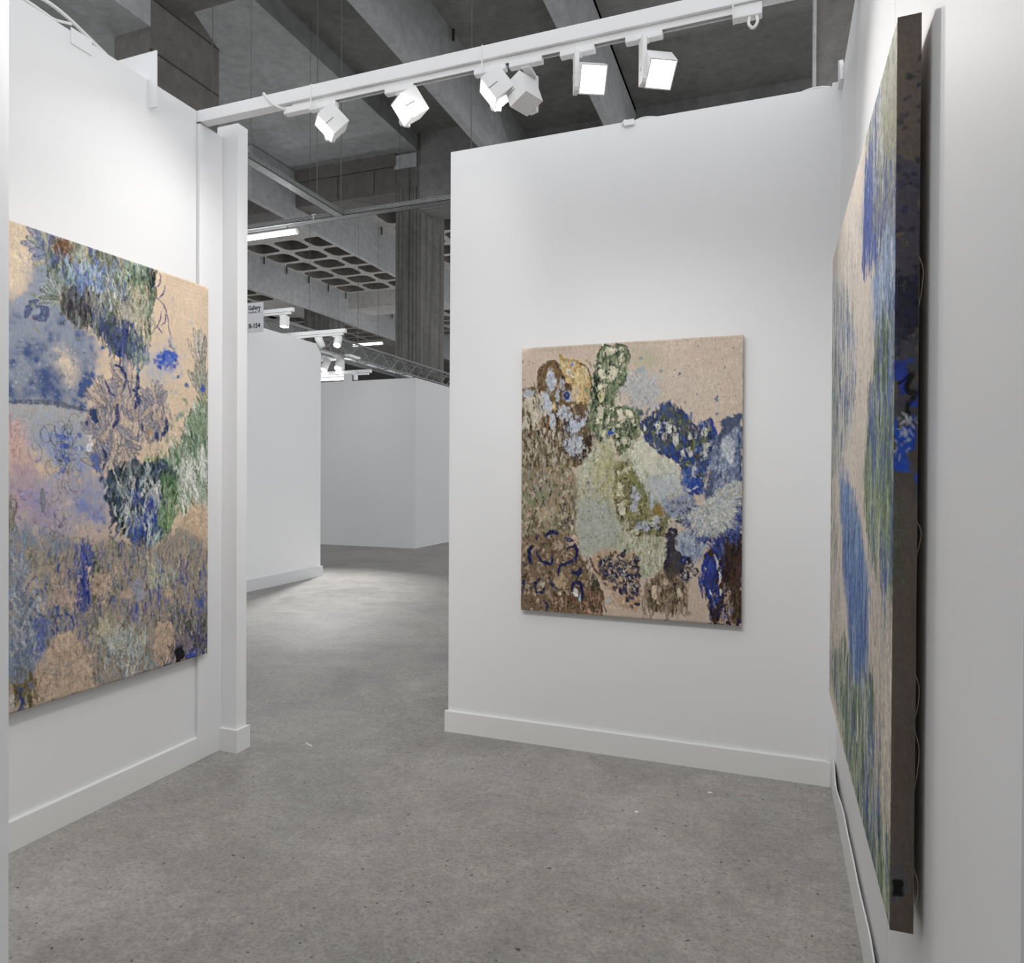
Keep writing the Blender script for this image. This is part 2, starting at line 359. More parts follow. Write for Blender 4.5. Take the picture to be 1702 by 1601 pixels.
class Canvas:
    def __init__(self, w_mm, h_mm, res, ground, seed, cover=1.0):
        self.W = int(round(w_mm / res)) + 1; self.H = int(round(h_mm / res)) + 1
        self.mm = 1 / res; self.cover = cover
        self.rng = np.random.default_rng(seed)
        self.c = np.tile(hexlin(ground), (self.H, self.W, 1))
        self.h = np.zeros((self.H, self.W))
        # noise fields used for ragged edges and bristle texture
        r = self.rng
        n0 = r.standard_normal((self.H, self.W))
        self.fine = blur(n0, .7); self.fine /= self.fine.std()
        self.mid = blur(r.standard_normal((self.H, self.W)), 3.0); self.mid /= self.mid.std()
        self.big = blur(r.standard_normal((self.H, self.W)), 14.0); self.big /= self.big.std()
        weave = blur(r.standard_normal((self.H, self.W)), .5)
        streak = np.cumsum(r.standard_normal((self.H, self.W)), 1); streak -= blur(streak, 5)
        streak /= streak.std()
        self.c *= (1 + .03 * self.big + .008 * self.mid + .02 * streak + .012 * weave)[..., None]
    def xy(self, pts):
        p = np.asarray(pts, float) / 9999
        return p * (self.W - 1, self.H - 1)
    def box(self, x0, y0, x1, y1):
        x0 = max(0, int(x0)); y0 = max(0, int(y0)); x1 = min(self.W, int(x1) + 2); y1 = min(self.H, int(y1) + 2)
        return (x0, y0, x1, y1) if x1 > x0 and y1 > y0 else None
    def lay(self, b, a, col, lift=.0):
        x0, y0, x1, y1 = b
        a = np.clip(a, 0, 1)
        d = self.c[y0:y1, x0:x1]
        d += (col - d) * a[..., None]
        if lift: self.h[y0:y1, x0:x1] = np.maximum(self.h[y0:y1, x0:x1] * (1 - .5 * a), a * lift)
    def inside(self, pts, X, Y):
        m = np.zeros(X.shape, bool); n = len(pts)
        for i in range(n):
            (xa, ya), (xb, yb) = pts[i], pts[(i + 1) % n]
            if ya == yb: continue
            m ^= ((ya > Y) != (yb > Y)) & (X < (xb - xa) * (Y - ya) / (yb - ya) + xa)
        return m
    def patch(self, col, alpha, soft, rough, pts, lift=.15):
        p = self.xy(pts); s = max(.5, soft * self.mm); e = 3 * s + 3
        b = self.box(p[:, 0].min() - e, p[:, 1].min() - e, p[:, 0].max() + e, p[:, 1].max() + e)
        if not b: return
        x0, y0, x1, y1 = b
        Y, X = np.mgrid[y0:y1, x0:x1]
        m = blur(self.inside(p, X, Y).astype(float), s)
        t = self.mid[y0:y1, x0:x1] * .7 + self.fine[y0:y1, x0:x1] * .35 + self.big[y0:y1, x0:x1] * .4
        if soft > 14: a = m + rough * .5 * t * m * (1 - m) * 2; a = a * (1 + .18 * rough * t)
        else: a = np.clip((m - .5 + rough * .22 * t) * 3 + .5, 0, 1)
        k = .035 if soft > 14 else .10
        v = 1 + k * self.mid[y0:y1, x0:x1] + .7 * k * self.fine[y0:y1, x0:x1]
        self.lay(b, a * alpha, hexlin(col) * np.clip(v, .6, 1.4)[..., None], lift)
    def pick(self, pts, n):
        p = self.xy(pts); lo = p.min(0); hi = p.max(0); out = np.zeros((0, 2))
        for _ in range(40):
            q = lo + (hi - lo) * self.rng.random((2 * n + 20, 2))
            q = q[self.inside(p, q[:, 0], q[:, 1])]
            out = np.concatenate([out, q])
            if len(out) >= n: break
        return np.resize(out if len(out) else p, (n, 2))
    def line(self, p, col, w, alpha, lift=.5, taper=.6):
        """one brush stroke along a short polyline p (grid units), tapered, with bristle streaks"""
        e = w + 2
        b = self.box(p[:, 0].min() - e, p[:, 1].min() - e, p[:, 0].max() + e, p[:, 1].max() + e)
        if not b: return
        x0, y0, x1, y1 = b
        Y, X = np.mgrid[y0:y1, x0:x1].astype(float)
        best = np.full(X.shape, 9.0); n = len(p) - 1
        for i in range(n):
            d = p[i + 1] - p[i]; L = d @ d + 1e-9
            t = np.clip(((X - p[i, 0]) * d[0] + (Y - p[i, 1]) * d[1]) / L, 0, 1)
            dist = np.hypot(X - p[i, 0] - t * d[0], Y - p[i, 1] - t * d[1])
            s = (i + t) / n
            ww = w * (1 - taper * np.abs(2 * s - 1) ** 2) * .5 + .15
            best = np.minimum(best, dist / ww)
        f = self.fine[y0:y1, x0:x1]
        a = np.clip((1.15 - best) * 1.6 * max(w * .5, .6), 0, 1) * (1 - .22 * np.clip(f + .3, 0, 1.5))
        v = np.clip(1 + .13 * f - .12 * np.minimum(best, 1.2), .5, 1.4)
        self.lay(b, a * alpha, col * v[..., None], lift)
    def curve(self, pts, k=6):
        p = self.xy(pts)
        if len(p) < 3: return p
        q = np.concatenate([[2 * p[0] - p[1]], p, [2 * p[-1] - p[-2]]]); out = []
        for i in range(1, len(q) - 2):
            for t in np.arange(k) / k:
                out.append(.5 * (2 * q[i] + (q[i + 1] - q[i - 1]) * t + (2 * q[i - 1] - 5 * q[i] + 4 * q[i + 1] - q[i + 2]) * t * t
                                 + (3 * q[i] - q[i - 1] - 3 * q[i + 1] + q[i + 2]) * t ** 3))
        return np.array(out + [p[-1]])
    def bristle(self, pal, c, ang, L, w, alpha, bend=.12):
        r = self.rng
        d = np.array([math.sin(ang), math.cos(ang)]); nrm = np.array([d[1], -d[0]])
        k = r.normal(0, bend) * L
        t = np.linspace(-1, 1, 5); k2 = r.normal(0, bend * .4) * L
        p = c + np.outer(t, d) * L / 2 + np.outer((1 - t * t) * k + t * (1 - t * t) * k2, nrm)
        col = pal[r.integers(len(pal))] * (1 + r.normal(0, .09))
        self.line(p, np.clip(col, 0, 1), w, alpha * r.uniform(.75, 1))
    def run(self, ops):
        r = self.rng; m = self.mm; R = math.radians
        for op in ops:
            k = op[0]
            if k == 'P': self.patch(*op[1:])
            elif k == 'S': self.line(self.curve(op[4]), hexlin(op[1]), op[2] * m, op[3], .7, .5)
            elif k == 'F':
                _, pal, n, L, w, ang, jit, alpha, pts = op
                pal = [hexlin(x) for x in pal.split()]
                for c in self.pick(pts, int(n * self.cover)) + r.normal(0, 9 * m, (int(n * self.cover), 2)):
                    self.bristle(pal, c, R(ang + r.normal(0, jit)), r.uniform(*L) * m, r.uniform(*w) * m, alpha)
            elif k == 'B':        # broken colour: short strokes that drag neighbouring paint about
                _, n, L, w, spread, jit, alpha, pts = op
                for c in self.pick(pts, n):
                    q = c + r.normal(0, spread * m, 2)
                    col = self.c[int(np.clip(q[1], 0, self.H - 1)), int(np.clip(q[0], 0, self.W - 1))] * (1 + r.normal(0, .12))
                    self.bristle([col], c, R(r.normal(0, jit)), r.uniform(*L) * m, r.uniform(*w) * m, alpha)
            elif k == 'R':
                _, pal, n, L, w, ctr, alpha, pts = op
                pal = [hexlin(x) for x in pal.split()]; o = self.xy([ctr])[0]
                for c in self.pick(pts, n):
                    self.bristle(pal, c, math.atan2(*(c - o)) + r.normal(0, .15), r.uniform(*L) * m, r.uniform(*w) * m, alpha)
            elif k == 'D':
                _, pal, n, rad, alpha, pts = op
                pal = [hexlin(x) for x in pal.split()]
                for c in self.pick(pts, n):
                    q = r.uniform(*rad) * m * r.uniform(.3, 1)
                    p = np.array([c - (q * .2, 0), c + (q * .2, 0)])
                    self.line(p, pal[r.integers(len(pal))], 2 * q, alpha * r.uniform(.5, 1), .2, 0)
            elif k == 'L':
                _, pal, n, rad, w, pts = op
                pal = [hexlin(x) for x in pal.split()]
                for c in self.pick(pts, n):
                    a0 = r.uniform(0, 6.28); q = r.uniform(*rad) * m; sq = r.uniform(.35, .8); th = r.uniform(-.6, .6)
                    t = a0 + np.linspace(0, r.uniform(3.2, 6.2), 9)
                    x = q * sq * np.cos(t); y = q * np.sin(t)
                    p = c + np.stack([x * math.cos(th) - y * math.sin(th), x * math.sin(th) + y * math.cos(th)], 1)
                    self.line(p, pal[r.integers(len(pal))], w * m, .8, .3, .4)
            elif k == 'G':        # fan of petals: fill strokes plus outlines
                _, ctr, ln, a0, a1, n, w, out, fill = op
                o = self.xy([ctr])[0]; out = [hexlin(x) for x in out.split()]; fill = [hexlin(x) for x in fill.split()]
                for i in range(n):
                    a = R(a0 + (a1 - a0) * (i + .5) / n + r.normal(0, 3)); L = ln * m * r.uniform(.75, 1.05)
                    d = np.array([math.sin(a), -math.cos(a)]); nr = np.array([d[1], -d[0]])
                    s = np.linspace(.22, 1, 7)
                    self.line(o + np.outer(np.linspace(.3, .95, 4), d) * L, fill[r.integers(len(fill))], w * m * 1.1, .8, .4, .5)
                    prof = np.sin(np.clip((s - .1) / .92, 0, 1) * math.pi) ** .7 * w * m * .62
                    loop = np.concatenate([o + np.outer(s * L, d) + np.outer(prof, nr), (o + np.outer(s * L, d) - np.outer(prof, nr))[::-1]])
                    self.line(loop, out[r.integers(len(out))], max(3.2 * m, .8), .85, .5, .2)
                    if r.random() < .6:
                        self.line(o + np.outer(np.linspace(.3, .85, 3), d) * L + nr * r.normal(0, w * m * .2), out[r.integers(len(out))], max(2.4 * m, .7), .6, .4, .4)
    def finish(self, sat=.82, wobble=1.6):
        """drag the wet paint a little: ragged edges, bristle streaks, duller pigment"""
        r = self.rng; H, W = self.H, self.W
        Y, X = np.mgrid[0:H, 0:W].astype(float)
        def nz(s):
            a = blur(r.standard_normal((H, W)), s); return a / a.std()
        dx = wobble * (.7 * nz(1.6) + .6 * nz(5)); dy = wobble * (1.3 * nz(1.6) + .9 * nz(5))
        x = np.clip(X + dx, 0, W - 1.001); y = np.clip(Y + dy, 0, H - 1.001)
        xi = x.astype(int); yi = y.astype(int); fx = (x - xi)[..., None]; fy = (y - yi)[..., None]; c = self.c
        c = (c[yi, xi] * (1 - fx) + c[yi, xi + 1] * fx) * (1 - fy) + (c[yi + 1, xi] * (1 - fx) + c[yi + 1, xi + 1] * fx) * fy
        lo = np.stack([blur(c[..., i], 5) for i in range(3)], -1); c = np.clip(c + .22 * (c - lo), .006, 1)
        st = r.standard_normal((H, W)); k = np.exp(-np.linspace(-2, 2, 15) ** 2); k /= k.sum()
        p = np.pad(st, ((7, 7), (0, 0)), mode='edge'); st = sum(k[i] * p[i:i + H] for i in range(15)); st /= st.std()
        g = (c @ np.array([.2126, .7152, .0722]))[..., None]
        self.c = np.clip((g + (c - g) * sat) * (1 + .05 * st + .04 * self.fine)[..., None], .004, .92)
        self.h = self.h + .12 * st

MARKS_CENTRE = [
('P','d0bca6',0.7,40,0.6,[(5021,-34),(10058,-54),(10044,2945),(7542,2825),(5254,2418)],0.15),
('P','c3b6a4',0.6,40,0.8,[(6116,1158),(8522,1181),(8047,2556),(6144,2440)],0.15),
('P','aeb0b2',0.85,26,1.2,[(4864,1038),(5937,1009),(6657,1816),(6325,2657),(5256,2490),(4790,1829)],0.15),
('P','a9a87c',0.6,24,1,[(5206,190),(6274,313),(6548,821),(6113,980),(5220,837)],0.15),
('F','6f7f97 c9cdd0 8d9bb0 d4d2cc 7a8aa0',230,(6,16),(3,5),0,70,0.7,[(4956,1114),(5938,1080),(6480,1739),(6144,2440),(5253,2346),(4792,1901)]),
('D','7f8fa8 5f6f90 a8b2bd',70,(2,6),0.7,[(4771,963),(6814,1044),(6671,2453),(4893,2409)]),
('P','7f9094',0.8,3,1,[(5751,616),(5743,647),(5719,671),(5683,683),(5644,681),(5608,666),(5582,640),(5573,608),(5581,578),(5605,554),(5641,542),(5680,543),(5716,559),(5741,585)],0.15),
('P','8fa0a0',0.8,5,1,[(6676,1123),(6665,1166),(6632,1199),(6584,1216),(6529,1214),(6480,1193),(6445,1157),(6432,1114),(6443,1071),(6476,1038),(6525,1021),(6579,1023),(6629,1044),(6663,1080)],0.15),
('P','8ea4b0',0.7,8,1,[(5884,1043),(5865,1104),(5807,1151),(5722,1175),(5626,1172),(5540,1141),(5479,1089),(5457,1026),(5477,964),(5535,917),(5620,893),(5716,897),(5802,928),(5862,980)],0.15),
('P','7f8492',0.8,4,1,[(9061,2236),(9052,2257),(9025,2273),(8985,2281),(8941,2280),(8901,2269),(8873,2252),(8862,2230),(8872,2210),(8899,2194),(8939,2185),(8983,2187),(9023,2197),(9051,2215)],0.15),
('D','6c6a78 8a8494 4b4a58 93897e',110,(1.5,5),0.7,[(6789,-87),(9938,8),(9956,2670),(8891,2784),(7535,2474),(6826,1609)]),
('S','2a2e3a',7,0.95,[(7294,1288),(7422,1243)]),
('S','9a8d80',4,0.35,[(96,134),(2999,99),(5739,88),(9940,90)]),
('P','75603f',1,5,1.4,[(7,1569),(914,1410),(1003,963),(1434,606),(1925,998),(2364,1385),(3310,1491),(3432,2812),(3357,3690),(3279,4423),(2432,4568),(1184,4866),(-23,4867)],0.15),
('F','4a3820 7a6238 8f7d58 a69678 5c4a2c 6b5530',300,(30,80),(8,17),0,10,0.9,[(42,2289),(3329,2370),(3372,4350),(-7,4715)]),
('F','b9ab92 a89a80 c2b6a0 96866a',110,(25,60),(9,18),6,12,0.9,[(29,1683),(1017,1638),(1237,2768),(2024,3378),(2142,4419),(43,4715)]),
('F','5b4a2a 443318 7d6a40',90,(25,70),(5,10),0,8,0.9,[(35,2895),(2111,2934),(3090,4349),(43,4715)]),
('P','c3b7a0',1,5,1,[(536,2151),(517,2288),(459,2396),(373,2456),(276,2453),(187,2390),(123,2278),(99,2139),(118,2002),(176,1893),(263,1834),(360,1837),(449,1901),(512,2013)],0.15),
('P','c0b49c',1,6,1.2,[(920,2710),(869,2867),(793,2988),(708,3049),(630,3037),(574,2955),(553,2819),(569,2656),(620,2498),(696,2377),(782,2317),(859,2330),(914,2412),(936,2547)],0.15),
('P','bdb39f',0.9,6,1,[(432,2827),(417,2958),(369,3062),(299,3119),(219,3118),(146,3058),(94,2952),(73,2820),(88,2689),(136,2585),(207,2528),(286,2530),(359,2590),(411,2696)],0.15),
('P','aeb4bf',0.9,5,1,[(587,1660),(593,1736),(543,1810),(447,1868),(323,1899),(196,1896),(92,1861),(30,1799),(23,1723),(74,1648),(171,1590),(295,1559),(422,1563),(526,1599)],0.15),
('P','c9b79c',0.9,3,1,[(1054,1731),(1101,1858),(1122,1964),(1113,2027),(1076,2035),(1018,1987),(951,1891),(887,1768),(840,1640),(819,1534),(828,1471),(865,1463),(923,1512),(991,1607)],0.15),
('S','6b5029',40,0.95,[(1074,2015),(914,1410),(1001,888),(1483,646),(1973,1000),(2173,1378),(2087,1820)]),
('S','4f3a1c',18.0,0.7,[(1074,2015),(914,1410),(1001,888),(1483,646),(1973,1000),(2173,1378),(2087,1820)]),
('S','6b5029',26,0.95,[(2084,1672),(2507,1390),(2752,1767),(2668,2280)]),
('S','4f3a1c',11.700000000000001,0.7,[(2084,1672),(2507,1390),(2752,1767),(2668,2280)]),
('S','6b5029',30,0.95,[(919,1635),(1276,2320),(1386,2920),(1152,3366)]),
('S','4f3a1c',13.5,0.7,[(919,1635),(1276,2320),(1386,2920),(1152,3366)]),
('S','6b5029',24,0.95,[(2385,2347),(2106,2711),(2024,3378)]),
('S','4f3a1c',10.8,0.7,[(2385,2347),(2106,2711),(2024,3378)]),
('S','6b5029',26,0.95,[(1983,1446),(1803,2035),(1740,2704),(1928,3377)]),
('S','4f3a1c',11.700000000000001,0.7,[(1983,1446),(1803,2035),(1740,2704),(1928,3377)]),
('F','7a5a25 59421f 8f6f33 a37a2e',70,(14,30),(4,8),0,25,0.9,[(914,1410),(1000,813),(1482,571),(2069,1004),(1983,1446),(1490,982),(1257,1421)]),
('P','b3b9c4',1,4,1,[(1681,1287),(1661,1454),(1600,1587),(1508,1659),(1404,1656),(1309,1578),(1241,1440),(1215,1270),(1234,1102),(1296,969),(1388,898),(1492,902),(1587,980),(1654,1118)],0.15),
('P','aeb7c2',1,4,1,[(1450,2098),(1501,2310),(1501,2488),(1450,2595),(1358,2610),(1243,2531),(1128,2373),(1035,2166),(983,1952),(983,1774),(1034,1667),(1127,1652),(1242,1732),(1357,1891)],0.15),
('P','b0b8bf',1,4,1,[(1694,2814),(1681,2950),(1637,3058),(1573,3118),(1499,3116),(1432,3055),(1384,2944),(1364,2808),(1378,2672),(1421,2564),(1486,2504),(1560,2506),(1627,2568),(1675,2678)],0.15),
('P','a9a3ae',1,4,1,[(2117,1450),(2106,1559),(2071,1646),(2018,1693),(1958,1691),(1903,1641),(1864,1552),(1848,1441),(1859,1332),(1895,1245),(1948,1199),(2007,1201),(2062,1251),(2102,1341)],0.15),
('P','a8b2b2',0.9,4,1,[(1895,1852),(1886,1961),(1856,2048),(1811,2096),(1759,2094),(1712,2044),(1678,1955),(1664,1845),(1673,1735),(1703,1648),(1749,1601),(1800,1602),(1848,1653),(1882,1742)],0.15),
('P','b8bfc4',1,6,1,[(2426,2496),(2397,2624),(2309,2725),(2180,2779),(2035,2777),(1902,2716),(1809,2611),(1774,2481),(1804,2352),(1892,2251),(2022,2197),(2167,2201),(2299,2261),(2391,2367)],0.15),
('P','a9b2c2',1,7,1.5,[(3013,2951),(2969,3071),(2840,3166),(2652,3218),(2440,3214),(2248,3157),(2113,3056),(2063,2933),(2107,2812),(2238,2716),(2428,2666),(2640,2670),(2831,2728),(2964,2829)],0.15),
('P','b5bcc8',1,5,1,[(3217,2775),(3151,2897),(3066,2986),(2979,3025),(2906,3006),(2864,2931),(2859,2818),(2893,2687),(2960,2565),(3045,2476),(3132,2438),(3204,2457),(3247,2531),(3251,2645)],0.15),
('S','9a6a28',14,0.95,[(848,2910),(1196,3142),(1381,2696)]),
('S','8a5a24',12,0.95,[(2806,2063),(3051,2510),(2916,2802)]),
('S','6d4f38',16,0.95,[(2432,2348),(2583,2721),(2869,2801),(2955,2435)]),
('F','4e3a26 6d5236',40,(12,30),(4,7),15,25,0.9,[(2094,2154),(3231,2185),(3245,2808),(2107,2785)]),
('P','c9ab68',0.95,5,1.4,[(1766,286),(2344,460),(3013,746),(3399,1274),(3316,1784),(3279,2222),(2760,2135),(2561,1687),(2072,1152),(1919,701)],0.15),
('F','d9c17c b8862f c7a55c e3d5a4 a87c33 dcc88e',150,(12,34),(6,12),0,40,0.9,[(1916,552),(3013,746),(3352,1272),(3277,2149),(2758,2061),(2363,1311)]),
('S','a88d4a',16,0.95,[(1863,327),(2059,521),(2727,587)]),
('S','6b5028',10,0.95,[(2776,663),(3204,901),(3383,1420),(3316,1784)]),
('P','7d8fc8',1,2,1,[(2559,713),(2551,741),(2528,763),(2494,775),(2456,773),(2421,759),(2397,735),(2388,705),(2396,677),(2419,655),(2453,643),(2491,645),(2526,659),(2550,683)],0.15),
('P','cfc9b8',0.9,4,1,[(2422,980),(2412,1031),(2381,1071),(2336,1092),(2285,1090),(2238,1066),(2206,1023),(2193,971),(2203,920),(2234,880),(2280,859),(2331,861),(2377,886),(2410,929)],0.15),
('P','c9b08c',0.9,5,1,[(2819,1805),(2801,1933),(2746,2034),(2663,2088),(2570,2086),(2485,2026),(2425,1922),(2401,1793),(2419,1665),(2475,1564),(2558,1510),(2651,1513),(2736,1572),(2796,1677)],0.15),
('P','aab6c6',0.9,4,1,[(2451,1883),(2431,1966),(2372,2031),(2284,2066),(2187,2063),(2097,2023),(2035,1954),(2011,1870),(2031,1787),(2091,1722),(2179,1687),(2276,1690),(2365,1730),(2427,1799)],0.15),
('P','1c3c7c',1,2,0.4,[(2384,1866),(2370,1930),(2329,1980),(2268,2007),(2200,2005),(2138,1975),(2095,1922),(2078,1857),(2092,1793),(2133,1743),(2194,1716),(2262,1718),(2324,1749),(2367,1801)],0.15),
('P','5c6a58',1,1.5,0.4,[(2279,1863),(2274,1885),(2258,1903),(2235,1912),(2210,1912),(2187,1901),(2170,1882),(2164,1860),(2169,1837),(2185,1820),(2208,1810),(2233,1811),(2257,1822),(2273,1840)],0.15),
('P','4c3a24',1,6,1.6,[(1984,3749),(2407,3384),(3071,3466),(3441,3252),(3410,3984),(3233,4423),(2618,4347),(2086,4047)],0.15),
('P','b9bfc8',1,7,2,[(3096,3746),(3051,3892),(2917,4009),(2722,4073),(2502,4072),(2302,4004),(2161,3884),(2109,3736),(2155,3588),(2290,3471),(2488,3408),(2707,3411),(2906,3479),(3044,3599)],0.15),
('R','c9cdd0 aab4c6 8b97b4 d9d6c8 9fa9b8',170,(16,40),(4,7),(2604,3719),0.9,[(3152,3747),(3084,3937),(2886,4076),(2613,4125),(2336,4072),(2130,3929),(2051,3735),(2121,3543),(2321,3404),(2597,3357),(2872,3412),(3075,3555)]),
('F','3d2e1a 5a452b',40,(30,60),(6,11),0,8,0.9,[(3070,3393),(3441,3252),(3370,4277),(3092,4423)]),
('S','d8c9b4',4,0.95,[(3416,3398),(3457,3984),(3354,4424)]),
('B',500,(10,34),(4,9),16,14,0.85,[(-22,1606),(1482,608),(3299,978),(3432,2812),(3279,4423),(-7,4715)]),
('P','1c3c7c',1,2,0.4,[(2374,1866),(2362,1927),(2323,1974),(2266,2000),(2202,1998),(2144,1969),(2103,1919),(2088,1857),(2100,1797),(2139,1749),(2196,1723),(2260,1725),(2318,1754),(2359,1804)],0.15),
('P','5c6a58',1,1.5,0.4,[(2279,1863),(2274,1885),(2258,1903),(2235,1912),(2210,1912),(2187,1901),(2170,1882),(2164,1860),(2169,1837),(2185,1820),(2208,1810),(2233,1811),(2257,1822),(2273,1840)],0.15),
('F','c8bca4 b9ab90 d0c6b0',70,(18,44),(8,15),4,10,0.9,[(31,1759),(1019,1713),(1286,2769),(2024,3378),(2046,4419),(43,4677)]),
('F','3f2f1a 33260f 4e3b22',70,(18,50),(5,9),0,9,0.9,[(42,2289),(2106,2711),(3257,3396),(3278,4350),(43,4677)]),
('S','7d6233',12,0.8,[(968,1637),(1003,963),(1484,683),(1994,1075)]),
('F','b8893a c49a4e',18,(14,26),(5,8),0,30,0.9,[(2063,707),(3297,904),(3323,2077),(2660,1911)]),
('P','6c7a55',0.95,5,1.4,[(3731,302),(3929,56),(4481,156),(4843,65),(5140,475),(5086,903),(4918,1473),(4516,1748),(4484,2399),(4892,2337),(5703,2500),(5717,3144),(5288,3999),(4658,4139),(4367,3302),(3969,4061),(3724,3402),(3248,2955),(3411,1860),(3535,1133)],0.15),
('F','2f4a30 4a6142 7d8c62 a9ad85 39512f 55694a',260,(18,50),(8,16),0,14,0.9,[(3732,338),(4481,119),(5122,474),(4918,1473),(4517,1821),(4530,2400),(5704,2572),(5628,3143),(5288,3999),(4566,4066),(4367,3302),(3968,3988),(3248,2955),(3411,1860)]),
('F','2c4428 223a26',60,(14,30),(8,14),0,20,0.9,[(3532,987),(3852,781),(3794,2382),(3329,2370),(3408,1713)]),
('P','c9c5a6',1,5,1,[(4612,1137),(4590,1249),(4524,1337),(4426,1384),(4316,1380),(4215,1326),(4145,1233),(4118,1118),(4140,1006),(4207,917),(4305,871),(4415,875),(4515,930),(4585,1023)],0.15),
('P','c5c1a0',1,4,1,[(3992,2532),(3978,2646),(3933,2736),(3868,2785),(3794,2784),(3726,2732),(3677,2639),(3658,2525),(3672,2411),(3717,2320),(3783,2271),(3857,2273),(3925,2326),(3973,2418)],0.15),
('P','bdbf9e',0.9,4,1,[(4458,335),(4440,422),(4386,490),(4306,526),(4216,522),(4134,479),(4076,406),(4054,317),(4073,229),(4127,161),(4207,126),(4297,130),(4379,173),(4436,246)],0.15),
('P','b0b088',0.8,4,1,[(4926,573),(4912,653),(4868,717),(4803,750),(4730,747),(4664,708),(4617,641),(4599,559),(4614,478),(4658,414),(4723,381),(4795,384),(4861,424),(4908,491)],0.15),
('P','b3aa80',0.8,4,1,[(3989,1113),(3978,1195),(3943,1260),(3892,1294),(3835,1292),(3782,1254),(3744,1186),(3730,1104),(3741,1022),(3775,957),(3827,923),(3884,925),(3937,964),(3974,1031)],0.15),
('P','a39c7c',1,4,1,[(5010,2772),(4992,2865),(4938,2940),(4859,2980),(4771,2978),(4690,2935),(4632,2858),(4610,2764),(4628,2670),(4682,2596),(4761,2556),(4850,2558),(4931,2601),(4988,2678)],0.15),
('P','bfb798',1,4,1,[(5198,3567),(5176,3623),(5112,3667),(5019,3691),(4914,3690),(4819,3664),(4752,3618),(4728,3561),(4750,3505),(4814,3460),(4908,3437),(5013,3438),(5108,3464),(5174,3510)],0.15),
('P','c0b878',0.9,4,1,[(3979,1950),(3966,2031),(3927,2096),(3868,2131),(3802,2129),(3742,2091),(3699,2024),(3683,1941),(3696,1859),(3736,1794),(3794,1760),(3860,1762),(3920,1800),(3963,1867)],0.15),
('P','b3a27c',0.9,4,1,[(4131,1736),(4116,1780),(4070,1814),(4004,1831),(3930,1829),(3863,1808),(3816,1771),(3799,1726),(3814,1682),(3860,1648),(3926,1630),(4000,1633),(4067,1655),(4114,1692)],0.15),
('S','2c452c',9,0.9,[(3760,777),(3750,339),(3976,95),(4345,185),(4442,443),(4262,580)]),
('S','2c452c',9,0.9,[(4488,445),(4617,126),(4935,141),(5140,475),(5110,761)]),
('S','2c452c',9,0.9,[(3542,1425),(3868,1509),(3956,1294)]),
('S','2c452c',9,0.9,[(4509,1459),(4784,1540),(4871,1399)]),
('F','51603c 6f7f56 86906a',60,(40,80),(5,9),0,5,0.9,[(4007,1514),(4511,1531),(4533,2545),(4028,2533)]),
('S','2c4a28',12,0.95,[(3955,3405),(3829,3987)]),
('F','3c4a30 2f3a24 6b6a48',70,(14,30),(7,12),0,25,0.9,[(4530,2400),(5703,2500),(5542,3285),(4929,4068),(4552,3414)]),
('P','2753b4',1,2,1,[(4439,3282),(4427,3322),(4389,3355),(4334,3372),(4273,3371),(4218,3352),(4179,3319),(4164,3278),(4177,3237),(4214,3204),(4269,3187),(4331,3188),(4386,3207),(4425,3241)],0.15),
('P','a3b0c0',0.8,3,1,[(4501,3181),(4493,3213),(4468,3237),(4431,3251),(4391,3250),(4354,3236),(4328,3210),(4318,3178),(4326,3147),(4351,3122),(4388,3109),(4428,3109),(4465,3124),(4491,3150)],0.15),
('B',300,(8,26),(4,8),13,14,0.85,[(3656,262),(4480,83),(5140,475),(4918,1473),(5703,2500),(5288,3999),(3921,3988),(3248,2955)]),
('P','c8c2a4',0.9,3.5,2,[(4593,1100),(4573,1206),(4511,1289),(4421,1334),(4319,1330),(4226,1279),(4160,1191),(4135,1083),(4156,976),(4218,893),(4308,849),(4410,853),(4503,904),(4568,993)],0.15),
('P','c8c2a4',0.9,3.5,2,[(3964,2532),(3952,2639),(3912,2724),(3854,2771),(3788,2769),(3728,2720),(3685,2633),(3668,2525),(3680,2417),(3719,2332),(3778,2286),(3844,2287),(3904,2337),(3947,2424)],0.15),
('P','c8c2a4',0.9,3.5,2,[(4393,311),(4379,385),(4334,444),(4269,474),(4195,471),(4128,435),(4081,372),(4063,295),(4078,220),(4123,162),(4188,131),(4262,135),(4328,172),(4375,234)],0.15),
('P','c8c2a4',0.9,3.5,2,[(4880,535),(4868,609),(4832,668),(4778,699),(4717,696),(4662,661),(4623,599),(4608,523),(4619,448),(4656,389),(4710,358),(4771,361),(4826,397),(4865,459)],0.15),
('P','c8c2a4',0.9,3.5,2,[(3970,1113),(3961,1188),(3931,1248),(3888,1280),(3838,1278),(3793,1243),(3761,1181),(3748,1104),(3758,1029),(3787,969),(3831,937),(3880,939),(3926,975),(3958,1037)],0.15),
('P','c8c2a4',0.9,3.5,2,[(4154,1519),(4140,1556),(4100,1585),(4041,1600),(3976,1598),(3916,1579),(3874,1548),(3859,1509),(3873,1472),(3913,1443),(3972,1428),(4038,1430),(4097,1449),(4138,1481)],0.15),
('P','c8c2a4',0.9,3.5,2,[(4634,2150),(4625,2231),(4596,2295),(4553,2331),(4504,2329),(4459,2292),(4427,2226),(4415,2144),(4424,2062),(4453,1997),(4496,1962),(4545,1964),(4589,2001),(4621,2068)],0.15),
('P','c8c2a4',0.9,3.5,2,[(4282,2793),(4273,2862),(4243,2917),(4200,2947),(4151,2946),(4106,2914),(4074,2858),(4062,2788),(4071,2719),(4101,2664),(4144,2634),(4193,2635),(4238,2667),(4270,2723)],0.15),
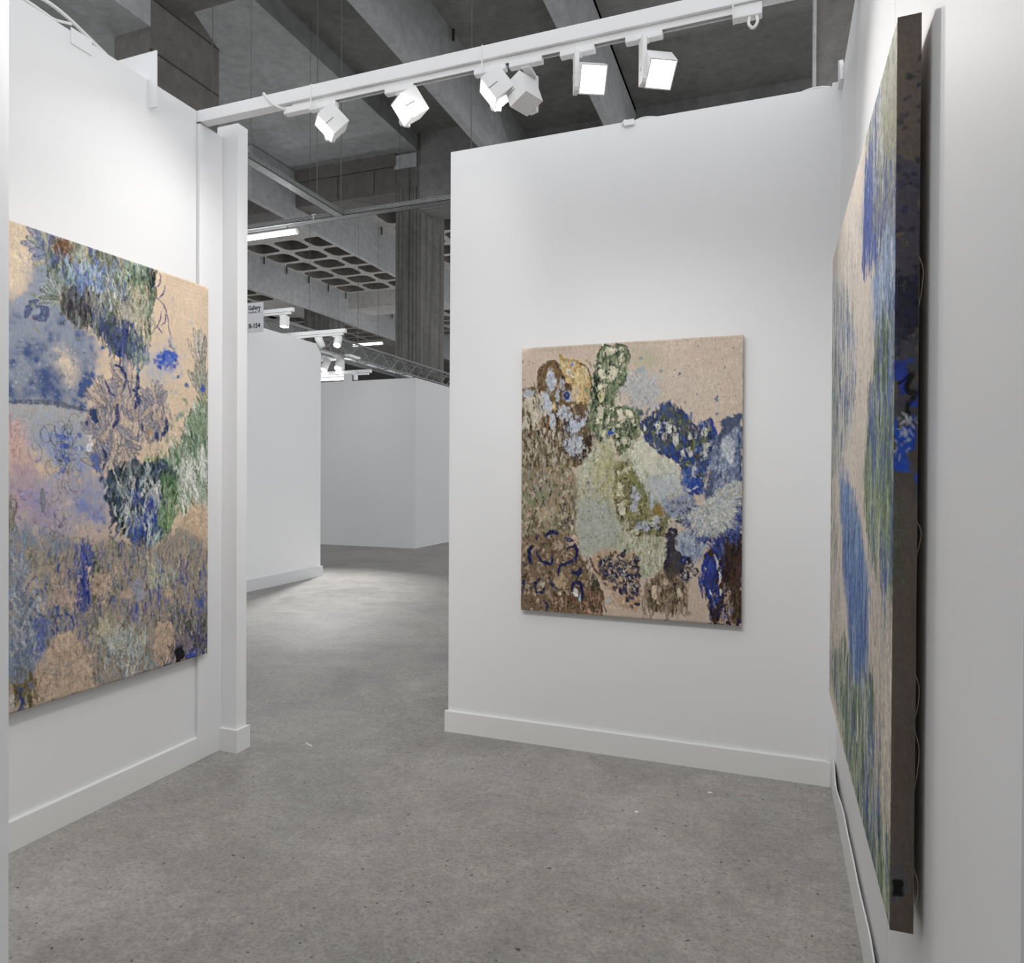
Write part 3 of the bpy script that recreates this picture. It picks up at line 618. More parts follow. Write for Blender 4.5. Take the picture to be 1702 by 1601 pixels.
('P','c8c2a4',0.9,3.5,2,[(4973,2771),(4959,2852),(4915,2917),(4851,2951),(4778,2950),(4712,2913),(4665,2846),(4647,2764),(4661,2683),(4705,2619),(4770,2584),(4843,2586),(4909,2623),(4956,2689)],0.15),
('P','c8c2a4',0.9,3.5,2,[(5180,3567),(5160,3616),(5101,3656),(5014,3677),(4918,3676),(4830,3652),(4769,3612),(4746,3561),(4766,3511),(4826,3472),(4913,3451),(5009,3452),(5097,3475),(5158,3516)],0.15),
('P','c8c2a4',0.9,3.5,2,[(4776,3706),(4765,3750),(4730,3785),(4680,3804),(4623,3803),(4571,3783),(4535,3747),(4521,3703),(4533,3659),(4568,3624),(4619,3605),(4675,3606),(4727,3626),(4763,3662)],0.15),
('P','c8c2a4',0.9,3.5,2,[(5370,2779),(5360,2848),(5332,2902),(5289,2932),(5241,2931),(5197,2899),(5166,2844),(5154,2775),(5163,2706),(5192,2652),(5235,2622),(5283,2624),(5326,2655),(5357,2711)],0.15),
('P','c8c2a4',0.9,3.5,2,[(4093,3407),(4086,3489),(4062,3555),(4026,3591),(3985,3590),(3947,3553),(3920,3487),(3909,3405),(3916,3323),(3940,3257),(3977,3221),(4018,3222),(4056,3259),(4082,3325)],0.15),
('F','20381f 2c4a30 182c1c',70,(10,26),(7,12),0,30,0.9,[(3732,338),(4481,119),(5122,474),(4918,1473),(4517,1821),(4530,2400),(5704,2572),(5288,3999),(4566,4066),(3968,3988),(3248,2955),(3411,1860)]),
('F','b5b38e a3a87c',60,(14,40),(4,7),0,10,0.9,[(3732,338),(5122,474),(4873,1471),(4530,2400),(5704,2572),(5288,3999),(3968,3988),(3338,2810)]),
('P','2753b4',1,2,1,[(4421,3281),(4410,3316),(4378,3343),(4330,3358),(4277,3357),(4229,3341),(4195,3313),(4183,3278),(4194,3243),(4226,3216),(4274,3201),(4327,3202),(4375,3218),(4408,3247)],0.15),
('P','33457c',1,4,1.3,[(5623,2928),(6236,2584),(6669,2382),(6942,2142),(7103,2393),(7536,2544),(7800,2900),(8100,3046),(8724,2780),(8973,3476),(8918,4029),(8513,4581),(8365,5486),(7644,5526),(7498,4719),(7405,4368),(6970,4225),(6354,3972),(5816,3610)],0.15),
('F','1f4a9c 2455a8 2f4370 3a4034 5a6145 2a3a66 6a6f58 27386a 3c4a66',380,(16,48),(8,17),0,14,0.9,[(5712,2930),(6943,2213),(8058,3045),(8726,2850),(8918,4029),(8429,4581),(8321,5416),(7644,5491),(7405,4368),(6353,3937),(5815,3575)]),
('F','4a5038 5d6640 3c3a38',80,(20,50),(6,12),0,12,0.9,[(6325,2657),(7276,2397),(7888,3042),(8417,4025),(8089,4441),(6866,3447)]),
('P','c3c5bc',1,3,1.2,[(6516,3068),(6488,3144),(6446,3202),(6400,3229),(6358,3221),(6328,3179),(6317,3112),(6327,3032),(6355,2956),(6396,2898),(6443,2871),(6485,2879),(6514,2921),(6525,2988)],0.4),
('P','c3c5bc',1,3,1.2,[(7049,3149),(7018,3255),(6964,3337),(6898,3378),(6833,3370),(6782,3314),(6754,3221),(6756,3110),(6787,3003),(6841,2921),(6907,2880),(6972,2889),(7024,2945),(7051,3038)],0.4),
('P','c3c5bc',1,3,1.2,[(6791,3475),(6749,3546),(6696,3598),(6642,3619),(6598,3605),(6573,3560),(6571,3491),(6593,3414),(6635,3342),(6688,3291),(6742,3270),(6786,3283),(6811,3329),(6813,3397)],0.4),
('P','c3c5bc',1,3,1.2,[(7335,3524),(7323,3658),(7285,3765),(7227,3824),(7162,3823),(7102,3763),(7059,3654),(7041,3520),(7053,3385),(7091,3278),(7149,3219),(7214,3220),(7274,3281),(7317,3389)],0.4),
('P','c3c5bc',1,3,1.2,[(7927,4021),(7906,4096),(7843,4157),(7752,4190),(7649,4189),(7556,4155),(7490,4093),(7466,4017),(7487,3941),(7550,3880),(7642,3847),(7744,3848),(7837,3883),(7902,3945)],0.4),
('P','c3c5bc',1,3,1.2,[(8543,3297),(8534,3381),(8503,3448),(8456,3485),(8404,3484),(8356,3446),(8322,3378),(8308,3293),(8318,3209),(8349,3141),(8396,3105),(8448,3106),(8496,3144),(8530,3212)],0.4),
('P','c3c5bc',1,3,1.2,[(8704,3750),(8684,3801),(8627,3841),(8544,3863),(8450,3862),(8366,3838),(8306,3797),(8284,3745),(8304,3694),(8362,3653),(8445,3632),(8539,3633),(8623,3657),(8682,3698)],0.4),
('P','c3c5bc',1,3,1.2,[(8566,3956),(8560,4035),(8538,4097),(8505,4132),(8468,4132),(8433,4097),(8408,4033),(8398,3955),(8405,3877),(8427,3814),(8460,3779),(8497,3780),(8532,3815),(8556,3878)],0.4),
('P','c3c5bc',1,3,1.2,[(8162,4685),(8147,4788),(8102,4870),(8035,4916),(7959,4916),(7890,4871),(7841,4788),(7822,4685),(7837,4581),(7882,4499),(7949,4453),(8025,4453),(8094,4499),(8143,4582)],0.4),
('P','c3c5bc',1,3,1.2,[(5939,3148),(5931,3197),(5907,3237),(5872,3258),(5833,3258),(5797,3235),(5771,3195),(5761,3145),(5769,3096),(5793,3056),(5828,3035),(5868,3035),(5904,3058),(5929,3098)],0.4),
('P','c3c5bc',1,3,1.2,[(7837,3470),(7818,3535),(7789,3584),(7756,3609),(7726,3604),(7705,3571),(7696,3515),(7702,3449),(7722,3384),(7751,3334),(7783,3310),(7813,3314),(7835,3348),(7843,3403)],0.4),
('P','c3c5bc',1,3,1.2,[(5802,3360),(5795,3403),(5773,3438),(5741,3457),(5706,3456),(5673,3436),(5650,3401),(5641,3358),(5648,3314),(5670,3280),(5702,3261),(5737,3262),(5770,3281),(5793,3317)],0.4),
('P','68743f',0.95,3,1,[(6296,3332),(6289,3400),(6265,3454),(6231,3483),(6191,3483),(6155,3452),(6130,3397),(6120,3329),(6127,3261),(6150,3207),(6185,3178),(6224,3178),(6260,3209),(6286,3264)],0.15),
('P','68743f',0.95,3,1,[(7450,2893),(7444,2984),(7424,3057),(7394,3097),(7360,3097),(7328,3056),(7305,2982),(7295,2890),(7301,2799),(7321,2726),(7351,2686),(7385,2686),(7417,2728),(7440,2802)],0.15),
('P','68743f',0.95,3,1,[(8022,3742),(8017,3821),(7997,3884),(7967,3919),(7933,3918),(7901,3883),(7879,3819),(7870,3740),(7875,3662),(7895,3599),(7925,3564),(7959,3564),(7991,3600),(8013,3663)],0.15),
('P','68743f',0.95,3,1,[(8524,3574),(8514,3610),(8482,3639),(8435,3654),(8382,3654),(8335,3637),(8302,3607),(8289,3571),(8300,3535),(8332,3506),(8379,3491),(8431,3492),(8479,3508),(8512,3538)],0.15),
('P','68743f',0.95,3,1,[(7384,3805),(7377,3860),(7357,3904),(7326,3928),(7292,3928),(7260,3903),(7238,3859),(7229,3804),(7235,3749),(7256,3705),(7286,3681),(7321,3681),(7353,3706),(7375,3750)],0.15),
('P','68743f',0.95,3,1,[(7868,4440),(7857,4482),(7825,4516),(7777,4535),(7724,4535),(7676,4516),(7642,4482),(7629,4439),(7640,4396),(7672,4362),(7720,4344),(7773,4344),(7821,4363),(7855,4397)],0.15),
('S','1f4ca4',14,0.95,[(7513,3456),(7611,4018),(7829,4230),(8081,4092),(8114,3673)]),
('S','1f4ca4',14,0.95,[(6958,3660),(7142,4155),(7448,4368)]),
('S','1f4ca4',14,0.95,[(8271,3118),(8644,2917),(8906,3475),(8837,4097),(8594,4442)]),
('P','1c48a0',0.95,4,1.2,[(7489,5071),(7587,4860),(8310,4929),(8364,5451),(7644,5533)],0.15),
('F','3f78c4 2f62c0 1546b4',40,(20,60),(5,9),0,5,0.9,[(7538,4579),(8429,4581),(8448,5450),(7557,5457)]),
('F','3d4432 4a5038 2c3038 6f7448',70,(14,36),(5,9),0,12,0.9,[(5800,2860),(6946,2318),(8059,3115),(8727,2919),(8835,4028),(8348,4720),(7578,4439),(6350,3795)]),
('B',420,(10,34),(4,9),13,14,0.85,[(5623,2928),(6942,2142),(8058,3045),(8724,2780),(8918,4029),(8365,5486),(7644,5526),(7405,4368),(5816,3610)]),
('P','7484a4',0.95,8,1.4,[(8948,3476),(9224,2860),(9891,2669),(9958,4926),(9274,5134),(8711,5969),(8450,5555),(8598,4651)],0.15),
('F','3a4a78 8796b4 b3bcc9 4d5f8f 5f729c 93a2b8',230,(18,56),(4,9),-8,10,0.9,[(8909,3614),(9306,2862),(9877,2737),(9941,4926),(9274,5134),(8709,5899),(8491,5485)]),
('P','3a4563',0.8,10,1.6,[(9141,2858),(9875,2669),(9806,3214),(9317,3344),(9118,3685),(8915,3890)],0.15),
('P','bcc3cc',0.95,7,1,[(9674,3898),(9654,4082),(9589,4230),(9492,4311),(9382,4311),(9281,4228),(9209,4079),(9181,3893),(9201,3708),(9267,3560),(9364,3479),(9474,3480),(9574,3564),(9646,3713)],0.15),
('F','c9ccd0 a3aec0 8f9db8',50,(16,40),(4,7),0,15,0.9,[(9674,3898),(9646,4137),(9560,4313),(9439,4377),(9314,4312),(9219,4134),(9181,3893),(9209,3652),(9295,3477),(9417,3414),(9542,3480),(9636,3657)]),
('S','2e4a70',12,0.8,[(9809,3351),(9891,4105),(9894,4995)]),
('S','4a4f6e',30,0.8,[(8767,4720),(8612,5275),(8540,5832)]),
('P','b6b596',0.97,7,1.3,[(3364,3984),(4277,3410),(4572,4355),(5281,3640),(5859,3539),(6398,4008),(7319,4382),(7533,5527),(6742,5711),(6039,5718),(5394,4718),(4584,4935),(4471,6024),(5352,6947),(6771,7057),(6791,7978),(5923,8545),(4649,7906),(4092,7632),(2883,7890),(2667,6639),(2540,5160)],0.15),
('F','c6c6ae a9ab88 bcc0b0 b3ad78 a5ac8a c0bc96',330,(24,70),(5,11),0,14,0.9,[(3364,3984),(4279,3483),(4492,4863),(4425,6024),(3327,6626),(2746,5898),(2629,4864)]),
('F','a3aba2 8f9a94 b4bab8 a0a8b4 9aa48c c3c6bc',420,(10,26),(3,6),0,60,0.8,[(2648,5751),(4419,5734),(4724,7179),(4092,7632),(2883,7890)]),
('F','c2c2a8 a3a47c b8bca0 8f9264 cacab8',260,(24,60),(5,10),0,8,0.9,[(4422,5879),(5352,6947),(6771,7057),(6791,7978),(5923,8545),(4649,7906)]),
('P','c9cab4',0.97,6,1,[(5282,3712),(5814,3503),(6398,4008),(7319,4382),(7515,5492),(6564,5570),(5898,5362),(5302,4646)],0.15),
('P','b4bcc2',0.7,22,1,[(6020,4861),(7458,4860),(7518,5633),(6390,5643)],0.15),
('F','d4d4c4 bcc4c0 a9b4c4 c4c4a8',150,(10,30),(4,7),0,50,0.6,[(5375,3856),(7320,4438),(7474,5563),(6033,5432)]),
('F','8b93a0 7f7c5c 50568c',26,(8,24),(3,6),0,20,0.9,[(2728,5086),(4037,5082),(4055,5883),(2746,5898)]),
('P','3a4f98',1,2,1,[(2543,5271),(2537,5310),(2519,5341),(2493,5358),(2463,5358),(2436,5341),(2417,5311),(2409,5272),(2415,5233),(2433,5202),(2459,5185),(2489,5185),(2516,5202),(2535,5233)],0.15),
('S','3c5090',7,0.95,[(3155,5158),(3340,5084)]),
('S','a3a052',13,0.8,[(4381,3992),(4260,4717),(4315,5153)]),
('S','948838',14,0.8,[(3583,5522),(3857,5301),(4310,4935)]),
('S','8c8a3c',12,0.6,[(3586,5669),(3777,5886),(4048,5592)]),
('P','7f7d48',0.95,5,1.6,[(4526,4355),(5116,4358),(5760,5148),(5993,5647),(6745,5852),(7015,6273),(6683,7024),(5353,6983),(4711,6564),(4414,5516)],0.15),
('F','5a5228 8e8f45 a9a878 463d25 6f6c36 9a9a4c',240,(14,40),(6,13),-10,25,0.9,[(4574,4428),(5118,4430),(5949,5647),(6745,5852),(6929,6345),(6595,6990),(5352,6947),(4710,6527),(4460,5516)]),
('S','7c8436',20,0.85,[(4599,5587),(4720,4862),(5124,4718),(5585,5292),(5865,5862),(5788,6436)]),
('S','50481f',12,0.8,[(4705,6310),(4602,5732),(4862,5151)]),
('P','a8acba',0.95,4,1,[(5575,5701),(5534,5917),(5465,6088),(5383,6180),(5303,6174),(5242,6072),(5212,5894),(5218,5675),(5259,5459),(5328,5288),(5410,5197),(5490,5203),(5551,5306),(5581,5483)],0.15),
('P','a8acba',0.95,4,1,[(6538,6474),(6546,6604),(6518,6713),(6460,6779),(6382,6790),(6302,6742),(6233,6646),(6191,6520),(6183,6390),(6211,6281),(6270,6215),(6347,6205),(6428,6252),(6496,6349)],0.15),
('P','a8acba',0.95,4,1,[(6201,6657),(6162,6726),(6050,6783),(5888,6817),(5705,6821),(5540,6794),(5425,6741),(5382,6673),(5422,6604),(5535,6547),(5699,6513),(5881,6510),(6045,6537),(6159,6590)],0.15),
('P','a8acba',0.95,4,1,[(6279,5787),(6271,5892),(6243,5976),(6202,6024),(6155,6024),(6111,5978),(6080,5894),(6067,5789),(6075,5683),(6103,5599),(6144,5552),(6191,5551),(6235,5598),(6266,5682)],0.15),
('P','c4c0a2',0.95,4,1.8,[(5124,4718),(5107,4774),(5058,4819),(4986,4845),(4906,4845),(4832,4820),(4781,4774),(4762,4718),(4779,4661),(4828,4616),(4900,4591),(4981,4591),(5054,4617),(5105,4662)],0.15),
('P','c4c0a2',0.95,4,1.8,[(4980,6017),(4968,6124),(4930,6210),(4873,6258),(4808,6259),(4749,6212),(4707,6127),(4690,6021),(4702,5914),(4741,5828),(4798,5780),(4863,5779),(4922,5826),(4964,5911)],0.15),
('P','c4c0a2',0.95,4,1.8,[(4876,5368),(4863,5462),(4825,5538),(4767,5580),(4703,5581),(4643,5539),(4601,5464),(4585,5370),(4597,5275),(4636,5200),(4694,5157),(4758,5157),(4817,5199),(4859,5274)],0.15),
('P','c4c0a2',0.95,4,1.8,[(5184,6663),(5174,6713),(5145,6754),(5102,6777),(5054,6778),(5010,6757),(4979,6717),(4967,6667),(4977,6617),(5006,6576),(5049,6553),(5097,6552),(5141,6574),(5172,6613)],0.15),
('P','c4c0a2',0.95,4,1.8,[(5627,6834),(5614,6877),(5575,6913),(5518,6934),(5455,6935),(5397,6917),(5356,6883),(5341,6840),(5354,6796),(5393,6760),(5450,6739),(5514,6738),(5572,6756),(5612,6790)],0.15),
('P','c4c0a2',0.95,4,1.8,[(7158,6483),(7145,6526),(7107,6561),(7052,6581),(6991,6582),(6934,6564),(6895,6531),(6880,6488),(6893,6445),(6931,6409),(6986,6389),(7048,6388),(7104,6406),(7143,6440)],0.15),
('P','c4c0a2',0.95,4,1.8,[(6396,6319),(6384,6344),(6351,6364),(6301,6376),(6247,6377),(6197,6367),(6162,6347),(6149,6323),(6161,6298),(6195,6277),(6244,6266),(6299,6265),(6349,6275),(6383,6294)],0.15),
('P','8f7428',0.9,6,1,[(6846,6099),(6817,6179),(6731,6245),(6606,6282),(6465,6285),(6338,6251),(6248,6188),(6215,6108),(6245,6027),(6331,5962),(6458,5924),(6598,5923),(6725,5957),(6813,6020)],0.15),
('F','3f3a22 54492a',50,(8,18),(5,9),0,40,0.9,[(4982,6522),(6760,6561),(6595,6990),(5354,7019)]),
('P','7f8fae',0.85,10,1.6,[(6653,5641),(7601,5492),(8115,5627),(8127,6186),(7274,6269),(6749,6065)],0.15),
('F','3a4a80 8c9ab8 c6c8c0 6f7a50 4f5f98',120,(8,22),(4,7),0,60,0.9,[(6565,5641),(8113,5557),(8134,6535),(6936,6628)]),
('L','1f2c58 2a3a70',10,(8,14),5,[(7440,5985),(8122,5976),(8134,6535),(7452,6548)]),
('B',700,(10,34),(4,8),18,20,0.75,[(2610,3977),(4369,3411),(7491,4368),(7434,5704),(7030,6980),(5923,8545),(2883,7890)]),
('P','b8b070',0.45,22,1,[(4007,3697),(4418,3557),(4492,4863),(4330,5880),(3956,5592),(3841,4571)],0.15),
('P','a3aca8',0.5,26,1.2,[(2651,5899),(3771,5594),(4474,6169),(4633,7181),(3907,7638),(2882,7816)],0.15),
('P','aab4be',0.45,24,1.2,[(5846,5004),(7503,4930),(7475,5633),(6214,5645)],0.15),
('P','cfcdb0',0.4,20,1,[(5282,3712),(5994,3648),(6711,4294),(6370,4719),(5387,4431)],0.15),
('F','8f9488 7f8a8c b9c0bc d0d0c0 8d9068',240,(5,14),(2.5,4),0,70,0.7,[(2645,5604),(4416,5589),(4724,7179),(4092,7632),(2883,7890)]),
('F','9a9c5c c9c68c 8a8e54 b4ae6c',70,(30,90),(3,6),0,6,0.7,[(3459,4058),(4418,3557),(4468,5878),(3405,5891)]),
('F','a09c6c c8c8b4 8c8c64 d2d0bc',90,(30,80),(3,6),0,4,0.7,[(4630,7036),(6772,7092),(6791,7978),(5922,8509),(4740,7903)]),
('F','4a4420 39321a 6a6830',60,(10,26),(5,9),-8,25,0.9,[(4577,4573),(5118,4430),(5859,5576),(6042,5860),(5352,6947),(4710,6527),(4487,5515)]),
('F','c9c6b0 b4b69c',30,(8,18),(5,8),0,40,0.9,[(4577,4573),(5859,5576),(6754,6278),(5352,6947),(4614,6312)]),
('S','8a8f38',12,0.8,[(4555,5660),(4632,5007),(5034,4754),(5494,5221),(5819,5791)]),
('P','93835f',0.95,8,1.4,[(-7,4715),(2429,4420),(2730,5160),(2686,6638),(2901,7852),(2487,7124),(5,7145)],0.15),
('F','6b5c38 a89372 7d8258 b59a80 5a4c30 949a72 ac9c7c 8a7450',360,(14,44),(7,15),0,18,0.9,[(-7,4715),(2430,4457),(2714,6638),(2833,7744),(2486,7087),(4,7107)]),
('F','8f9aa8 7f8a96 b6a08c',40,(14,36),(6,10),0,14,0.9,[(-7,4715),(1181,4716),(2072,5608),(1206,5916)]),
('P','7f8c5c',0.7,10,1.5,[(13,5626),(1489,5464),(1204,5841),(122,6080)],0.15),
('P','bda58a',0.9,5,1,[(487,6378),(473,6443),(430,6497),(367,6527),(296,6528),(231,6500),(186,6448),(169,6383),(183,6317),(226,6263),(290,6233),(360,6232),(425,6260),(470,6312)],0.15),
('P','b9a582',0.8,12,1,[(1797,6282),(1752,6432),(1621,6554),(1427,6624),(1210,6628),(1012,6564),(874,6446),(822,6297),(867,6146),(1001,6024),(1196,5955),(1413,5952),(1609,6016),(1746,6134)],0.15),
('F','5a4d34 4a4658',24,(40,80),(4,7),0,5,0.9,[(1882,5759),(2553,5752),(2578,6936),(1908,6951)]),
('S','4a4630',9,0.8,[(2174,5905),(2001,6800)]),
('P','7f6849',1,6,1.4,[(4,7107),(2580,7011),(3171,8102),(3468,8826),(4031,9095),(3957,9939),(4,9944)],0.15),
('F','4f3d22 a08a66 8a6a48 c2a98c 5f5330 93764e',260,(12,34),(8,17),0,35,0.9,[(4,7107),(2485,7013),(3171,8102),(3939,9099),(3864,9907),(23,9920)]),
('P','c4a88c',0.9,6,1,[(2776,7302),(2750,7431),(2674,7536),(2561,7596),(2433,7600),(2317,7546),(2235,7445),(2204,7316),(2230,7187),(2307,7082),(2421,7022),(2548,7019),(2664,7073),(2745,7174)],0.15),
('P','b89f74',0.9,6,1,[(2236,8803),(2210,8920),(2132,9017),(2018,9073),(1889,9079),(1772,9032),(1689,8942),(1658,8826),(1684,8709),(1763,8612),(1878,8555),(2006,8551),(2123,8598),(2205,8688)],0.15),
('P','b29366',0.9,5,1,[(809,7579),(786,7651),(716,7711),(613,7746),(498,7750),(394,7720),(321,7665),(294,7593),(318,7520),(389,7460),(492,7425),(606,7422),(710,7452),(782,7507)],0.15),
('P','b99f84',0.8,5,1,[(2111,7468),(2085,7552),(2006,7622),(1891,7663),(1762,7667),(1645,7632),(1563,7567),(1532,7483),(1559,7398),(1638,7329),(1754,7288),(1883,7285),(2000,7319),(2081,7385)],0.15),
('F','7a4f34 8f5f40 c29a80 5a3f28 4a321e',150,(24,60),(5,10),0,10,0.9,[(1280,9368),(2626,9157),(4125,9164),(3956,9903),(1292,9931)]),
('F','4f4a30 3d3424',40,(30,70),(4,8),0,10,0.9,[(3164,7807),(3561,8822),(3846,9103),(3461,8532)]),
('S','1d2c62',20,0.95,[(600,7509),(455,7664),(443,8043),(567,8266)]),
('S','2a4f84',8.0,0.5,[(600,7509),(455,7664),(443,8043),(567,8266)]),
('S','1d2c62',22,0.95,[(1184,7155),(1522,6997),(1832,7028)]),
('S','2a4f84',8.8,0.5,[(1184,7155),(1522,6997),(1832,7028)]),
('S','1d2c62',20,0.95,[(742,7203),(888,7087)]),
('S','2a4f84',8.0,0.5,[(742,7203),(888,7087)]),
('S','1d2c62',24,0.95,[(2202,7205),(2538,7271)]),
('S','2a4f84',9.600000000000001,0.5,[(2202,7205),(2538,7271)]),
('S','1d2c62',17,0.95,[(2211,7614),(2637,7453),(2747,7746),(2601,8010),(2270,8132),(1936,8256),(1866,8594)]),
('S','2a4f84',6.800000000000001,0.5,[(2211,7614),(2637,7453),(2747,7746),(2601,8010),(2270,8132),(1936,8256),(1866,8594)]),
('S','1d2c62',20,0.95,[(753,7731),(1057,8098),(1497,8121),(1559,7857)]),
('S','2a4f84',8.0,0.5,[(753,7731),(1057,8098),(1497,8121),(1559,7857)]),
('S','1d2c62',17,0.95,[(785,9240),(730,8940),(972,8741)]),
('S','2a4f84',6.800000000000001,0.5,[(785,9240),(730,8940),(972,8741)]),
('S','1d2c62',15,0.95,[(785,9240),(1081,9264),(1223,8995)]),
('S','2a4f84',6.0,0.5,[(785,9240),(1081,9264),(1223,8995)]),
('S','1d2c62',20,0.95,[(1412,8686),(1583,8979),(1808,9044)]),
('S','2a4f84',8.0,0.5,[(1412,8686),(1583,8979),(1808,9044)]),
('S','1d2c62',22,0.95,[(2563,8456),(2849,8482),(2911,8295)]),
('S','2a4f84',8.8,0.5,[(2563,8456),(2849,8482),(2911,8295)]),
('S','1d2c62',20,0.95,[(2531,9162),(2573,8900),(2808,8816),(2982,8994),(3012,9472)]),
('S','2a4f84',8.0,0.5,[(2531,9162),(2573,8900),(2808,8816),(2982,8994),(3012,9472)]),
('S','1d2c62',16,0.95,[(1138,9600),(1336,9741),(1292,9931)]),
('S','2a4f84',6.4,0.5,[(1138,9600),(1336,9741),(1292,9931)]),
('S','1d2c62',16,0.95,[(117,8206),(349,8311)]),
('S','2a4f84',6.4,0.5,[(117,8206),(349,8311)]),
('S','1d2c62',14,0.95,[(45,9044),(182,8887),(92,9347)]),
('S','2a4f84',5.6000000000000005,0.5,[(45,9044),(182,8887),(92,9347)]),
('P','d2d0c8',1,3,1,[(2826,9186),(2817,9257),(2789,9314),(2748,9348),(2702,9350),(2659,9320),(2629,9265),(2617,9195),(2626,9124),(2654,9066),(2695,9033),(2741,9031),(2784,9060),(2814,9115)],0.15),
('P','9fb4c4',0.9,2,1,[(2953,9364),(2949,9435),(2934,9492),(2912,9525),(2887,9526),(2863,9496),(2846,9440),(2839,9370),(2843,9299),(2858,9242),(2880,9209),(2905,9208),(2929,9239),(2946,9294)],0.15),
('P','ccbfae',1,3,1,[(1997,9297),(1989,9337),(1965,9369),(1931,9388),(1892,9390),(1857,9374),(1832,9344),(1823,9305),(1831,9266),(1854,9234),(1889,9215),(1927,9213),(1962,9229),(1987,9259)],0.15),
('P','c9b9a0',0.9,4,1,[(1193,8996),(1181,9062),(1144,9116),(1090,9147),(1029,9150),(973,9123),(934,9072),(919,9007),(931,8942),(968,8888),(1022,8856),(1084,8854),(1139,8880),(1178,8931)],0.15),
('B',700,(8,26),(4,9),16,25,0.85,[(-28,4639),(2524,4421),(3171,8102),(3941,9172),(3864,9907),(23,9920)]),
('F','c4b294 b8a384 d0bfa4',90,(10,26),(7,13),0,30,0.9,[(-23,4867),(2432,4568),(2667,6639),(2486,7087),(3174,8249),(100,9726)]),
('F','3f2f1c 4a3a20 2f2616',80,(10,26),(6,11),0,40,0.9,[(25,7145),(2485,7013),(3171,8102),(3859,9688),(23,9882)]),
('F','46381f 5f4f2c 39442a',60,(14,36),(5,9),0,14,0.9,[(-25,4791),(2431,4494),(2667,6639),(43,7068)]),
('S','1a2a58',16,0.95,[(600,7509),(455,7664),(443,8043),(567,8266)]),
('S','1a2a58',18,0.95,[(1184,7155),(1522,6997),(1832,7028)]),
('S','1a2a58',14,0.95,[(2211,7614),(2637,7453),(2747,7746),(2601,8010),(2270,8132),(1936,8256),(1866,8594)]),
('S','1a2a58',17,0.95,[(753,7731),(1057,8098),(1497,8121),(1559,7857)]),
('S','1a2a58',14,0.95,[(785,9240),(730,8940),(972,8741)]),
('S','1a2a58',12,0.95,[(785,9240),(1081,9264),(1223,8995)]),
('S','1a2a58',18,0.95,[(2563,8456),(2849,8482),(2911,8295)]),
('S','1a2a58',17,0.95,[(2531,9162),(2573,8900),(2808,8816),(2982,8994),(3012,9472)]),
('S','1a2a58',13,0.95,[(1138,9600),(1336,9741),(1292,9931)]),
('B',260,(8,20),(4,8),9,40,0.8,[(22,6993),(2768,6932),(3175,8322),(3205,9721),(23,9882)]),
('P','d6d4cc',1,3,1,[(2816,9186),(2808,9250),(2783,9303),(2746,9333),(2703,9335),(2665,9309),(2637,9258),(2626,9194),(2635,9130),(2660,9077),(2697,9047),(2739,9045),(2778,9072),(2806,9122)],0.15),
('P','9fb4c4',0.9,2,1,[(2943,9365),(2940,9429),(2928,9481),(2910,9511),(2888,9512),(2869,9484),(2855,9433),(2849,9369),(2852,9305),(2864,9253),(2882,9224),(2903,9223),(2923,9250),(2937,9301)],0.15),
('P','b8946c',0.75,10,1.3,[(3446,7798),(4090,7523),(4641,7544),(5549,7733),(5710,8589),(5682,9739),(5053,9772),(4122,9018),(3645,8379)],0.15),
('F','c49a6a b3814c d2b494 a8794c',120,(8,22),(8,14),0,50,0.9,[(3635,7939),(5550,7805),(5716,8876),(5592,9744),(5049,9628),(3931,8734)]),
('L','1c2a54 20283c 1a2448 3a2e22',95,(8,17),11,[(3635,7939),(4184,7593),(4733,7614),(5549,7769),(5698,8446),(5577,9026),(4675,9139),(3928,8587)]),
('F','1c2a54 203a6c 22283a',60,(10,20),(9,14),60,50,0.9,[(3909,7711),(5549,7769),(5710,8589),(5413,9753),(5221,9186),(4117,8799)]),
('F','cfc4b0 bcc0c4 d6c8b0',70,(7,15),(5,8),30,60,0.9,[(3820,7860),(5551,7841),(5577,9026),(4117,8799)]),
('S','5c452c',13,0.95,[(3354,7875),(3548,8235),(3758,8448)]),
('S','6a5a48',11,0.95,[(3026,7959),(3177,8396)]),
('P','a9bac6',0.7,5,1,[(4480,9402),(4465,9472),(4420,9530),(4355,9564),(4281,9568),(4214,9540),(4167,9487),(4149,9418),(4164,9347),(4209,9290),(4275,9255),(4348,9252),(4415,9280),(4462,9333)],0.15),
('F','d2b496 c79f74',40,(14,34),(8,14),0,20,0.9,[(4124,9091),(5221,9186),(5233,9763),(4323,9810)]),
('F','1f2b58 252c50',9,(18,26),(14,20),60,30,0.9,[(5236,9041),(5612,9024),(5626,9670),(5250,9690)]),
('P','b0b5b0',0.97,8,1.5,[(7660,6263),(8124,6046),(8537,5693),(8864,5343),(9942,4960),(9937,6227),(9721,6779),(9148,6930),(8313,6985),(7754,6612)],0.15),
('R','c8c6b6 8b97a8 b9bfc4 d0cab8 9aa6b4 a8b0a8',380,(24,56),(4,8),(8456,5833),0.9,[(7660,6263),(8537,5693),(8948,5377),(9928,5063),(9937,6227),(9639,6781),(8313,6985),(7754,6612)]),
('R','5a6a9a 41549a 2a3f8a 6f7fa8',120,(26,54),(5,8),(8540,5832),0.9,[(9231,6928),(9718,6642),(9955,5542),(9997,6363),(9726,6985),(9235,7135)]),
('R','5a6a9a 3a4c90 8492b4',60,(20,40),(5,8),(8382,6252),0.9,[(7616,6194),(7884,6750),(8482,6981),(9148,6930),(9152,7103),(8147,7093),(7583,6616)]),
('P','9caab6',0.95,7,1.6,[(7160,6977),(7457,6759),(7885,6785),(8147,7093),(8653,7150),(8326,7577),(7651,7808),(7215,7540)],0.15),
